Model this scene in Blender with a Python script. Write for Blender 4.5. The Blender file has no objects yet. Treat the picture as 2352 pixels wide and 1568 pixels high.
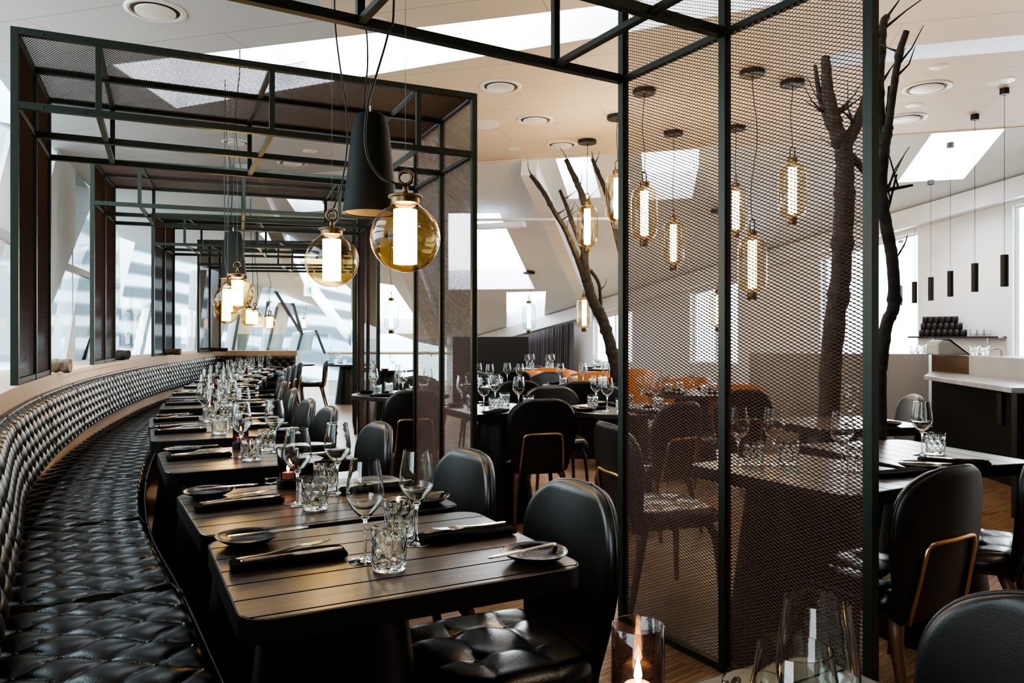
import bpy, math, random
from mathutils import Vector, Matrix, geometry
import numpy as np
R = math.radians
random.seed(7)
sc = bpy.context.scene
COL = sc.collection
# ------------------------------------------------------------------ camera
FPX, CX, HY, EYE = 1740.0, 1176.0, 774.0, 1.25
cam = bpy.data.cameras.new('camera')
co = bpy.data.objects.new('camera', cam); COL.objects.link(co)
cam.sensor_width = 36; cam.lens = 36*FPX/2352; cam.shift_y = (HY-784)/2352
cam.clip_start = 0.02; cam.clip_end = 200
co.location = (0, 0, EYE); co.rotation_euler = (R(90), 0, 0)
sc.camera = co

def ray(px, py):
    return Vector(((px-CX)/FPX, 1.0, -(py-HY)/FPX))
def at(px, py, Y):                       # world point seen at a measured spot, at depth Y
    r = ray(px, py); return Vector((r.x*Y, Y, EYE+r.z*Y))
def at_z(px, py, z):                     # the same for a known height
    r = ray(px, py); k = (z-EYE)/r.z; return Vector((r.x*k, k, z))

# ------------------------------------------------------------------ mesh builder
class MB:
    def __init__(s): s.v = []; s.f = []
    def add(s, vs, fs):
        n = len(s.v); s.v += [tuple(v) for v in vs]; s.f += [tuple(i+n for i in f) for f in fs]; return s
    def box(s, c, size, rz=0.0):
        cx, cy, cz = c; a, b, h = [k/2 for k in size]; ca, sa = math.cos(rz), math.sin(rz)
        vs = []
        for z in (-h, h):
            for x, y in ((-a,-b),(a,-b),(a,b),(-a,b)):
                vs.append((cx+x*ca-y*sa, cy+x*sa+y*ca, cz+z))
        return s.add(vs, [(3,2,1,0),(4,5,6,7),(0,1,5,4),(1,2,6,5),(2,3,7,6),(3,0,4,7)])
    def bar(s, p, q, w, h=None, up=(0,0,1)):
        p = Vector(p); q = Vector(q); d = (q-p).normalized(); h = h or w
        u = Vector(up)
        if abs(d.dot(u)) > .98: u = Vector((0,1,0)) if abs(d.y) < .9 else Vector((1,0,0))
        a = d.cross(u).normalized(); b = a.cross(d).normalized()
        vs = []
        for o in (p, q):
            for x, y in ((-1,-1),(1,-1),(1,1),(-1,1)): vs.append(o+a*x*w/2+b*y*h/2)
        return s.add(vs, [(3,2,1,0),(4,5,6,7),(0,1,5,4),(1,2,6,5),(2,3,7,6),(3,0,4,7)])
    def tube(s, pts, r, n=8, cap=True, flat=1.0):
        pts = [Vector(p) for p in pts]; m = len(pts)
        rs = r if isinstance(r, (list, tuple)) else [r]*m
        prev = None; vs = []; fs = []
        for i, p in enumerate(pts):
            t = (pts[min(i+1, m-1)]-pts[max(i-1, 0)]).normalized()
            if prev is None:
                a = t.cross(Vector((0,0,1)))
                if a.length < .05: a = t.cross(Vector((1,0,0)))
                a.normalize()
            else:
                a = prev-t*prev.dot(t); a.normalize()
            prev = a; b = t.cross(a)
            for k in range(n):
                g = 2*math.pi*k/n
                vs.append(p+a*math.cos(g)*rs[i]+b*math.sin(g)*rs[i]*flat)
        for i in range(m-1):
            for k in range(n):
                fs.append((i*n+k, i*n+(k+1)%n, (i+1)*n+(k+1)%n, (i+1)*n+k))
        if cap:
            fs.append(tuple(range(n-1, -1, -1))); fs.append(tuple((m-1)*n+k for k in range(n)))
        return s.add(vs, fs)
    def lathe(s, prof, n=32, c=(0,0,0), disp=None, close=False):
        vs = []; fs = []; m = len(prof)
        for i, (r, z) in enumerate(prof):
            for k in range(n):
                g = 2*math.pi*k/n; rr = r + (disp(i, r, z, g) if disp else 0)
                vs.append((c[0]+rr*math.cos(g), c[1]+rr*math.sin(g), c[2]+z))
        for i in range(m-1 if not close else m):
            j = (i+1) % m
            for k in range(n):
                fs.append((i*n+k, i*n+(k+1)%n, j*n+(k+1)%n, j*n+k))
        return s.add(vs, fs)
    def prism(s, poly, z0, z1):
        n = len(poly)
        a = sum(poly[i][0]*poly[(i+1)%n][1]-poly[(i+1)%n][0]*poly[i][1] for i in range(n))
        if a < 0: poly = poly[::-1]
        vs = [(x, y, z0) for x, y in poly]+[(x, y, z1) for x, y in poly]
        fs = [tuple(range(n-1, -1, -1)), tuple(range(n, 2*n))]
        fs += [(i, (i+1)%n, n+(i+1)%n, n+i) for i in range(n)]
        return s.add(vs, fs)
    def slab(s, poly3, off):              # planar polygon thickened by a vector
        n = len(poly3); P = [Vector(p) for p in poly3]; o = Vector(off)
        vs = P+[p+o for p in P]
        fs = [tuple(range(n)), tuple(range(2*n-1, n-1, -1))]
        fs += [(i, n+i, n+(i+1)%n, (i+1)%n) for i in range(n)]
        return s.add(vs, fs)
    def grid(s, fn, nu, nv, flip=False):
        vs = [fn(i/nu, j/nv) for j in range(nv+1) for i in range(nu+1)]
        fs = []
        for j in range(nv):
            for i in range(nu):
                a = j*(nu+1)+i; q = (a, a+1, a+nu+2, a+nu+1)
                fs.append(q[::-1] if flip else q)
        return s.add(vs, fs)
    def xf(s, M):
        s.v = [tuple(M @ Vector(v)) for v in s.v]; return s
    def build(s, name, m=None, parent=None, smooth=False, bevel=0, sub=0, solid=0, seg=2):
        me = bpy.data.meshes.new(name); me.from_pydata(s.v, [], s.f); me.update()
        if m: me.materials.append(m)
        o = bpy.data.objects.new(name, me); COL.objects.link(o)
        if parent: o.parent = parent
        if smooth:
            me.polygons.foreach_set('use_smooth', [True]*len(me.polygons))
            if smooth == 'auto': me.set_sharp_from_angle(angle=R(38))
        if solid:
            k = o.modifiers.new('s', 'SOLIDIFY'); k.thickness = solid; k.offset = 0
        if bevel:
            k = o.modifiers.new('b', 'BEVEL'); k.width = bevel; k.segments = seg; k.limit_method = 'ANGLE'; k.angle_limit = R(40)
        if sub:
            k = o.modifiers.new('d', 'SUBSURF'); k.levels = sub; k.render_levels = sub
        return o

def spline(pts, n=8):
    P = [Vector(p) for p in pts]; out = []
    for i in range(len(P)-1):
        a = P[max(i-1, 0)]; b = P[i]; c = P[i+1]; d = P[min(i+2, len(P)-1)]
        for k in range(n):
            t = k/n
            out.append(.5*((2*b)+(c-a)*t+(2*a-5*b+4*c-d)*t*t+(3*b-a-3*c+d)*t**3))
    out.append(P[-1]); return out

def empty(name, loc=(0,0,0), rz=0):
    o = bpy.data.objects.new(name, None); COL.objects.link(o)
    o.location = loc; o.rotation_euler = (0,0,rz); o.empty_display_size = .1; return o
def tag(o, label, cat, group=None, kind=None):
    o['label'] = label; o['category'] = cat
    if group: o['group'] = group
    if kind: o['kind'] = kind
    return o
def struct(o):
    o['kind'] = 'structure'; return o
KIDS = {}
def copy_tree(o, loc=None, rz=None, parent=None, label=None, cat=None, group=None):
    c = o.copy(); COL.objects.link(c); c.parent = parent
    if parent is None:
        for k in ('label', 'category', 'group'):
            if k in c: del c[k]
    if loc is not None: c.location = loc
    if rz is not None: c.rotation_euler = (c.rotation_euler[0], c.rotation_euler[1], rz)
    if label: c['label'] = label
    if cat: c['category'] = cat
    if group: c['group'] = group
    for ch in kids_of(o): copy_tree(ch, parent=c)
    return c
def kids_of(o):
    if o.name not in KIDS: KIDS[o.name] = [c for c in COL.objects if c.parent == o]
    return KIDS[o.name]
class Proto:                               # first use places the prototype itself, later uses copy it
    def __init__(s, root): s.root = root; s.used = False; kids_of(root); [kids_of(k) for k in kids_of(root)]
    def put(s, loc, rz, label, cat, group=None):
        if not s.used:
            s.used = True; o = s.root; o.location = loc; o.rotation_euler = (o.rotation_euler[0], o.rotation_euler[1], rz)
            tag(o, label, cat, group); return o
        return copy_tree(s.root, loc, rz, None, label, cat, group)

# ------------------------------------------------------------------ materials
def new_mat(name):
    m = bpy.data.materials.new(name); m.use_nodes = True
    nt = m.node_tree; nt.nodes.clear()
    out = nt.nodes.new('ShaderNodeOutputMaterial')
    return m, nt, out
def pbr(name, col, rough=.5, metal=0, bump=None, var=None, coat=0, emit=None, spec=None, aniso=None, sheen=0):
    m, nt, out = new_mat(name); N = nt.nodes; L = nt.links
    b = N.new('ShaderNodeBsdfPrincipled'); L.new(b.outputs[0], out.inputs[0])
    b.inputs['Base Color'].default_value = (*col, 1); b.inputs['Roughness'].default_value = rough
    b.inputs['Metallic'].default_value = metal; b.inputs['Coat Weight'].default_value = coat
    b.inputs['Coat Roughness'].default_value = .12
    if spec is not None: b.inputs['Specular IOR Level'].default_value = spec
    if sheen: b.inputs['Sheen Weight'].default_value = sheen
    if emit: b.inputs['Emission Color'].default_value = (*emit[0], 1); b.inputs['Emission Strength'].default_value = emit[1]
    tc = N.new('ShaderNodeTexCoord')
    if var:                                # (scale, second colour, stretch)
        nz = N.new('ShaderNodeTexNoise'); nz.inputs['Scale'].default_value = var[0]; nz.inputs['Detail'].default_value = 5
        mp = N.new('ShaderNodeMapping'); mp.inputs['Scale'].default_value = var[2] if len(var) > 2 else (1,1,1)
        L.new(tc.outputs['Object'], mp.inputs[0]); L.new(mp.outputs[0], nz.inputs['Vector'])
        cr = N.new('ShaderNodeValToRGB'); cr.color_ramp.elements[0].position = .35; cr.color_ramp.elements[1].position = .68
        cr.color_ramp.elements[0].color = (*col, 1); cr.color_ramp.elements[1].color = (*var[1], 1)
        L.new(nz.outputs['Fac'], cr.inputs[0]); L.new(cr.outputs[0], b.inputs['Base Color'])
    if bump:                               # (scale, strength, stretch)
        nz = N.new('ShaderNodeTexNoise'); nz.inputs['Scale'].default_value = bump[0]; nz.inputs['Detail'].default_value = 3
        mp = N.new('ShaderNodeMapping'); mp.inputs['Scale'].default_value = bump[2] if len(bump) > 2 else (1,1,1)
        L.new(tc.outputs['Object'], mp.inputs[0]); L.new(mp.outputs[0], nz.inputs['Vector'])
        bp = N.new('ShaderNodeBump'); bp.inputs['Strength'].default_value = bump[1]; bp.inputs['Distance'].default_value = .002
        L.new(nz.outputs['Fac'], bp.inputs['Height']); L.new(bp.outputs[0], b.inputs['Normal'])
    return m
def thin_glass(name, tint, refl=1.0, rough=0.0, ior=1.5):
    m, nt, out = new_mat(name); N = nt.nodes; L = nt.links
    t = N.new('ShaderNodeBsdfTransparent'); t.inputs[0].default_value = (*tint, 1)
    g = N.new('ShaderNodeBsdfGlossy'); g.inputs['Roughness'].default_value = rough; g.inputs[0].default_value = (refl, refl, refl, 1)
    lw = N.new('ShaderNodeLayerWeight'); lw.inputs['Blend'].default_value = .5
    pw = N.new('ShaderNodeMath'); pw.operation = 'POWER'; L.new(lw.outputs['Facing'], pw.inputs[0]); pw.inputs[1].default_value = 3.2
    fr = N.new('ShaderNodeMath'); fr.operation = 'MULTIPLY_ADD'; L.new(pw.outputs[0], fr.inputs[0]); fr.inputs[1].default_value = .7; fr.inputs[2].default_value = .06
    ed = N.new('ShaderNodeMixRGB'); L.new(pw.outputs[0], ed.inputs[0]); ed.inputs[1].default_value = (*tint, 1); ed.inputs[2].default_value = (*[k*k*k for k in tint], 1); L.new(ed.outputs[0], t.inputs[0])
    mx = N.new('ShaderNodeMixShader'); L.new(fr.outputs[0], mx.inputs[0]); L.new(t.outputs[0], mx.inputs[1]); L.new(g.outputs[0], mx.inputs[2])
    L.new(mx.outputs[0], out.inputs[0]); return m
def real_glass(name, tint=(1,1,1), rough=0):
    m, nt, out = new_mat(name); N = nt.nodes
    g = N.new('ShaderNodeBsdfGlass'); g.inputs[0].default_value = (*tint, 1); g.inputs['Roughness'].default_value = rough; g.inputs['IOR'].default_value = 1.48
    nt.links.new(g.outputs[0], out.inputs[0]); return m
def emis(name, col, k):
    m, nt, out = new_mat(name); e = nt.nodes.new('ShaderNodeEmission'); e.inputs[0].default_value = (*col, 1); e.inputs[1].default_value = k
    nt.links.new(e.outputs[0], out.inputs[0]); return m

M_frame = pbr('green_black_steel', (.014,.022,.013), .45, 0, bump=(60,.12))
M_mesh = pbr('brown_expanded_metal', (.072,.036,.026), .5, .15)
M_leather = pbr('black_leather', (.014,.0135,.0125), .36, 0, bump=(260,.15), spec=.65)
M_leather_seat = pbr('black_seat_leather', (.010,.0095,.009), .24, 0, bump=(240,.2), spec=.6)
M_shell = pbr('black_back_shell', (.010,.010,.009), .4, 0, bump=(200,.2))
M_brass = pbr('brass_tube', (.62,.40,.17), .28, 1)
M_walnut = pbr('walnut', (.085,.040,.018), .4, 0, var=(9,(.17,.085,.038),(1,1,.12)), bump=(40,.15,(1,1,.1)))
M_black = pbr('matt_black', (.010,.011,.010), .5, 0, bump=(50,.1))
M_cone = pbr('cone_black', (.012,.014,.012), .38)
M_speaker = pbr('speaker_olive_black', (.009,.010,.007), .6, spec=.25)
M_napkin = pbr('black_linen', (.006,.006,.007), .9, 0, bump=(900,.5), spec=.15)
M_plate = pbr('black_stoneware', (.006,.006,.007), .2, 0, bump=(150,.6), spec=.4)
M_steel = pbr('cutlery_steel', (.78,.76,.72), .16, 1)
M_chrome = pbr('polished_steel', (.75,.76,.78), .12, 1)
M_wire = pbr('wire', (.16,.19,.17), .5)
M_white = pbr('white_paint', (.82,.85,.88), .6, 0, bump=(8,.03))
M_slope = pbr('sloped_ceiling_paint', (.70,.77,.85), .6, 0, var=(.6,(.77,.83,.89)))
M_beam = pbr('pale_beam', (.74,.77,.80), .55, 0, var=(3,(.80,.82,.84)))
M_panelgrey = pbr('fabric_panel', (.52,.54,.55), .75, 0, bump=(300,.2))
M_mull = pbr('dark_mullion', (.05,.055,.06), .4)
M_pane = thin_glass('facade_glass', (.80,.90,.93), .9)
M_rail_glass = thin_glass('railing_glass', (.80,.90,.92), .9)
M_globe = thin_glass('amber_glass', (.95,.79,.46), .85, 0, 1.28)
M_lantern = thin_glass('amber_lantern_glass', (.97,.87,.66), .85, 0, 1.28)
M_lantern_c = thin_glass('aqua_lantern_glass', (.70,.89,.88), .85, 0, 1.28)
M_smoke = thin_glass('smoky_glass', (.84,.76,.75), .8)
M_purple = thin_glass('plum_glass', (.50,.38,.45), .9)
M_glass = real_glass('clear_glass', (.985,1,.99))
M_glow = emis('lamp_tube', (1.0,.75,.42), 27)
M_glow_c = emis('lamp_tube_cool', (1.0,.95,.85), 5)
M_flame = emis('flame', (1.0,.58,.20), 30)
M_wax = pbr('wax', (.85,.75,.6), .5, emit=((1,.6,.3), .25))
M_spkgrille = pbr('speaker_grille', (.32,.25,.16), .5, .3)
M_orange = pbr('tan_leather', (.62,.22,.04), .42, 0, bump=(120,.2))
M_curtain = pbr('aubergine_curtain', (.060,.048,.055), .7, sheen=.3)
M_dark = pbr('charcoal_partition', (.010,.010,.012), .45)
M_concrete = pbr('bar_concrete', (.30,.31,.32), .5, 0, var=(3,(.38,.39,.40),(1,1,.2)), bump=(30,.15))
M_bronze = pbr('bar_bronze', (.13,.075,.045), .35, .4)
M_stone = pbr('counter_stone', (.28,.28,.30), .3, 0, var=(5,(.42,.42,.44)))
M_bark = pbr('dark_bark', (.022,.020,.018), .9, 0, var=(20,(.060,.052,.046)), bump=(60,.9))
M_bark_l = pbr('grey_bark', (.022,.020,.019), .85, 0, var=(20,(.055,.05,.047)), bump=(50,.8))
M_log = pbr('birch_log', (.32,.23,.15), .8, 0, var=(22,(.10,.06,.035),(1,.3,1)), bump=(40,.6))
M_cup = pbr('black_cup', (.022,.021,.021), .6)
M_handrail = pbr('handrail_wood', (.62,.52,.36), .45)
M_sign = pbr('exit_sign', (.9,.95,.93), .4, emit=((.85,1,.95), 1.1))
M_green = pbr('exit_green', (.02,.42,.28), .4, emit=((.05,.6,.4), .8))
M_vent = pbr('vent_white', (.80,.78,.74), .4)
M_ventdark = pbr('vent_gap', (.12,.10,.08), .6)
M_tile = pbr('slot_panel', (.62,.64,.66), .5)

def mat_wood_planks():
    m, nt, out = new_mat('dark_oak_planks'); N = nt.nodes; L = nt.links
    b = N.new('ShaderNodeBsdfPrincipled'); L.new(b.outputs[0], out.inputs[0])
    tc = N.new('ShaderNodeTexCoord'); oi = N.new('ShaderNodeObjectInfo')
    sep = N.new('ShaderNodeSeparateXYZ'); L.new(tc.outputs['Object'], sep.inputs[0])
    def mth(op, a, bb=None):
        k = N.new('ShaderNodeMath'); k.operation = op
        for i, q in enumerate((a, bb)):
            if q is None: continue
            if isinstance(q, (int, float)): k.inputs[i].default_value = q
            else: L.new(q, k.inputs[i])
        return k.outputs[0]
    yy = mth('DIVIDE', mth('ADD', sep.outputs['Y'], 1.0), .102)
    pid = mth('FLOOR', yy); fr = mth('FRACT', yy)
    groove = mth('LESS_THAN', mth('ABSOLUTE', mth('SUBTRACT', fr, .5)), .470)   # 1 on the plank, 0 in the joint
    wn = N.new('ShaderNodeTexWhiteNoise'); wn.noise_dimensions = '2D'
    cb = N.new('ShaderNodeCombineXYZ'); L.new(pid, cb.inputs[0]); L.new(oi.outputs['Random'], cb.inputs[1]); L.new(cb.outputs[0], wn.inputs['Vector'])
    mp = N.new('ShaderNodeMapping'); mp.inputs['Scale'].default_value = (2.2, 34, 10); L.new(tc.outputs['Object'], mp.inputs[0])
    off = N.new('ShaderNodeCombineXYZ'); L.new(mth('MULTIPLY', wn.outputs['Value'], 37), off.inputs[0]); L.new(off.outputs[0], mp.inputs['Location'])
    nz = N.new('ShaderNodeTexNoise'); nz.inputs['Scale'].default_value = 1.6; nz.inputs['Detail'].default_value = 8; nz.inputs['Distortion'].default_value = .8
    L.new(mp.outputs[0], nz.inputs['Vector'])
    cr = N.new('ShaderNodeValToRGB'); e = cr.color_ramp.elements
    e[0].position = .3; e[0].color = (.012,.008,.0055,1); e[1].position = .78; e[1].color = (.085,.055,.034,1)
    L.new(nz.outputs['Fac'], cr.inputs[0])
    hs = N.new('ShaderNodeHueSaturation'); L.new(cr.outputs[0], hs.inputs['Color']); L.new(mth('ADD', mth('MULTIPLY', wn.outputs['Value'], .6), .7), hs.inputs['Value'])
    mx = N.new('ShaderNodeMixRGB'); L.new(groove, mx.inputs[0]); mx.inputs[1].default_value = (.004,.003,.003,1); L.new(hs.outputs[0], mx.inputs[2])
    L.new(mx.outputs[0], b.inputs['Base Color'])
    b.inputs['Roughness'].default_value = .33; L.new(mth('MULTIPLY', groove, .72), b.inputs['Specular IOR Level'])
    bp = N.new('ShaderNodeBump'); bp.inputs['Strength'].default_value = .55; bp.inputs['Distance'].default_value = .0016
    L.new(mth('ADD', mth('MULTIPLY', nz.outputs['Fac'], .45), mth('MULTIPLY', groove, 1.2)), bp.inputs['Height']); L.new(bp.outputs[0], b.inputs['Normal'])
    return m
M_oak = mat_wood_planks()

def mat_floor():
    m, nt, out = new_mat('strip_parquet'); N = nt.nodes; L = nt.links
    b = N.new('ShaderNodeBsdfPrincipled'); L.new(b.outputs[0], out.inputs[0])
    tc = N.new('ShaderNodeTexCoord'); mp = N.new('ShaderNodeMapping'); mp.inputs['Rotation'].default_value = (0,0,R(-38))
    L.new(tc.outputs['Object'], mp.inputs[0])
    br = N.new('ShaderNodeTexBrick'); br.offset = .0; br.inputs['Scale'].default_value = 1
    br.inputs['Brick Width'].default_value = .165; br.inputs['Row Height'].default_value = .0085
    br.inputs['Mortar Size'].default_value = .0007; br.inputs['Color1'].default_value = (.38,.24,.135,1); br.inputs['Color2'].default_value = (.14,.082,.045,1)
    br.inputs['Mortar'].default_value = (.04,.025,.015,1); br.inputs['Bias'].default_value = -.1
    L.new(mp.outputs[0], br.inputs['Vector'])
    nz = N.new('ShaderNodeTexNoise'); nz.inputs['Scale'].default_value = 5; nz.inputs['Detail'].default_value = 4; L.new(mp.outputs[0], nz.inputs['Vector'])
    hs = N.new('ShaderNodeHueSaturation'); L.new(br.outputs['Color'], hs.inputs['Color'])
    mr = N.new('ShaderNodeMapRange'); mr.inputs['To Min'].default_value = .65; mr.inputs['To Max'].default_value = 1.45; L.new(nz.outputs['Fac'], mr.inputs['Value']); L.new(mr.outputs[0], hs.inputs['Value'])
    L.new(hs.outputs[0], b.inputs['Base Color']); b.inputs['Roughness'].default_value = .34; b.inputs['Specular IOR Level'].default_value = .5
    bp = N.new('ShaderNodeBump'); bp.inputs['Strength'].default_value = .25; bp.inputs['Distance'].default_value = .001
    L.new(br.outputs['Fac'], bp.inputs['Height']); bp.invert = True; L.new(bp.outputs[0], b.inputs['Normal'])
    return m
M_floor = mat_floor()

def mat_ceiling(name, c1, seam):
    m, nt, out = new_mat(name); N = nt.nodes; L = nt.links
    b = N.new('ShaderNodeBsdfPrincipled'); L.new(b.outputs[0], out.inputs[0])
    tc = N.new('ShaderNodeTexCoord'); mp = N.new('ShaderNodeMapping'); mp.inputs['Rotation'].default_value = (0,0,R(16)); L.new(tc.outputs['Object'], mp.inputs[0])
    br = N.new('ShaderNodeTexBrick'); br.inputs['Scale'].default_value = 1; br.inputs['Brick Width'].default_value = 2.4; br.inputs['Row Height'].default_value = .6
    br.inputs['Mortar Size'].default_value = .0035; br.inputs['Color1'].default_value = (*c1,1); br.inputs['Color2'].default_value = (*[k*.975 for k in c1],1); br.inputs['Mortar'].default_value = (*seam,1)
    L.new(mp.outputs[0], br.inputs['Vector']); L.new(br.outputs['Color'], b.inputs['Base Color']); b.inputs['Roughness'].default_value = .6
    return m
M_ceil_lamplit = mat_ceiling('lamplit_ceiling_tint', (.76,.66,.54), (.42,.36,.30))  # warm lamplight put into the panel colour
M_ceil_daylit = mat_ceiling('daylit_ceiling_tint', (.58,.60,.64), (.30,.30,.31))  # cool daylight put into the panel colour
def mat_ledge():
    m, nt, out = new_mat('pale_ledge_wood'); N = nt.nodes; L = nt.links
    b = N.new('ShaderNodeBsdfPrincipled'); L.new(b.outputs[0], out.inputs[0])
    tc = N.new('ShaderNodeTexCoord'); nz = N.new('ShaderNodeTexNoise'); mp = N.new('ShaderNodeMapping'); mp.inputs['Scale'].default_value = (50,50,4)
    L.new(tc.outputs['Object'], mp.inputs[0]); L.new(mp.outputs[0], nz.inputs['Vector']); nz.inputs['Scale'].default_value = 1.2; nz.inputs['Detail'].default_value = 6
    cr = N.new('ShaderNodeValToRGB'); e = cr.color_ramp.elements; e[0].position = .3; e[0].color = (.42,.30,.20,1); e[1].position = .75; e[1].color = (.58,.44,.31,1)
    L.new(nz.outputs['Fac'], cr.inputs[0]); L.new(cr.outputs[0], b.inputs['Base Color']); b.inputs['Roughness'].default_value = .5
    return m
M_ledge = mat_ledge()
def mat_outside():
    m, nt, out = new_mat('painted_reflections'); N = nt.nodes; L = nt.links
    b = N.new('ShaderNodeBsdfPrincipled'); L.new(b.outputs[0], out.inputs[0]); b.inputs['Roughness'].default_value = .5
    tc = N.new('ShaderNodeTexCoord'); mp = N.new('ShaderNodeMapping'); mp.inputs['Scale'].default_value = (.45,.45,.9); mp.inputs['Rotation'].default_value = (R(38),R(22),0)
    L.new(tc.outputs['Object'], mp.inputs[0])
    w = N.new('ShaderNodeTexWave'); w.bands_direction = 'Z'; w.inputs['Scale'].default_value = .55; w.inputs['Distortion'].default_value = 10; w.inputs['Detail'].default_value = 1.2; w.inputs['Detail Scale'].default_value = .5
    L.new(mp.outputs[0], w.inputs['Vector'])
    cr = N.new('ShaderNodeValToRGB'); e = cr.color_ramp.elements
    e[0].position = .25; e[0].color = (.055,.08,.092,1); e[1].position = .78; e[1].color = (.50,.56,.58,1)
    k = cr.color_ramp.elements.new(.45); k.color = (.12,.165,.18,1)
    L.new(w.outputs['Fac'], cr.inputs[0]); L.new(cr.outputs[0], b.inputs['Base Color'])
    return m
M_out = mat_outside()  # wavy bands put rippled reflections into the backdrop colour

# ------------------------------------------------------------------ banquette curve
FP = [(-.34,.15),(-.85,1.0),(-1.5,2.1),(-2.14,3.17),(-2.855,4.7),(-3.61,6.70),(-4.37,9.29),(-4.92,12.0),(-5.02,12.75)]
FD = [Vector((p.x, p.y)) for p in spline([(x, y, 0) for x, y in FP], 24)]
FS = [0.0]
for i in range(1, len(FD)): FS.append(FS[-1]+(FD[i]-FD[i-1]).length)
def F(s, off=0.0):
    s = max(0, min(FS[-1]-1e-4, s))
    i = max(k for k in range(len(FS)-1) if FS[k] <= s); t = (s-FS[i])/(FS[i+1]-FS[i])
    p = FD[i].lerp(FD[i+1], t)
    j0 = max(i-6, 0); j1 = min(i+7, len(FD)-1); d = (FD[j1]-FD[j0]).normalized(); n = Vector((d.y, -d.x))
    return p+n*off, d, n
def sY(y):                                 # arc position where the curve reaches depth y
    k = min(range(len(FD)), key=lambda i: abs(FD[i].y-y)); return FS[k]
STOT = FS[-1]

def tuft(p, q): return (abs(math.sin(math.pi*p))*abs(math.sin(math.pi*q)))**.30
# wood ledge
def strip(mb, s0, s1, n, prof):            # sweep a cross-section (offset,z) along the curve, closed
    m = len(prof); vs = []
    for i in range(n+1):
        s = s0+(s1-s0)*i/n
        for off, z in prof:
            p, d, nn = F(s, off); vs.append((p.x, p.y, z))
    fs = []
    for i in range(n):
        for k in range(m):
            fs.append((i*m+k, i*m+(k+1)%m, (i+1)*m+(k+1)%m, (i+1)*m+k))
    fs.append(tuple(range(m))); fs.append(tuple(n*m+k for k in range(m-1, -1, -1)))
    mb.add(vs, fs)
mb = MB(); strip(mb, 0, STOT, 90, [(0,0),(0,.985),(-.42,.985),(-.42,0)])
low = mb.build('trim_9', M_ledge); struct(low)  # low curved parapet wall that carries the ledge
mb = MB(); strip(mb, 0, STOT, 90, [(.006,.985),(.006,1.015),(-.44,1.015),(-.44,.985)])
o = mb.build('window_ledge', M_ledge); tag(o, 'long pale wood ledge curving above the black leather banquette', 'ledge')

# banquette sections
secs = []; s = 0.02
cuts = [0.02, sY(1.78)-.1]
lens = [1.08,1.12,1.12,1.2,1.25,1.25,1.3,1.3,1.3,1.3,1.3]
cuts = [0.02]
start = sY(3.17)-.11                        # a seam measured on the seat
a0 = start-1.08
cuts = [max(.02, a0-1.1*2), a0-1.1, a0, start]
cuts = [c for c in cuts if c >= .02] or [start]
if cuts[0] > .8: cuts = [.45]+cuts
k = cuts[-1]
while k < STOT-1.6: k += 1.18; cuts.append(k)
cuts.append(STOT-.02)
cuts = sorted(set(round(c, 3) for c in cuts)); cuts = [c for i, c in enumerate(cuts) if i == 0 or c-cuts[i-1] > .3]
ordn = ['nearest','second','third','fourth','fifth','sixth','seventh','eighth','ninth','tenth','eleventh','twelfth','thirteenth','fourteenth','fifteenth','sixteenth']
def frontz(e):                              # rounding near an edge, e = distance from it
    r = .03
    return 0 if e >= r else -(r-math.sqrt(max(0, r*r-(r-e)**2)))
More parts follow.
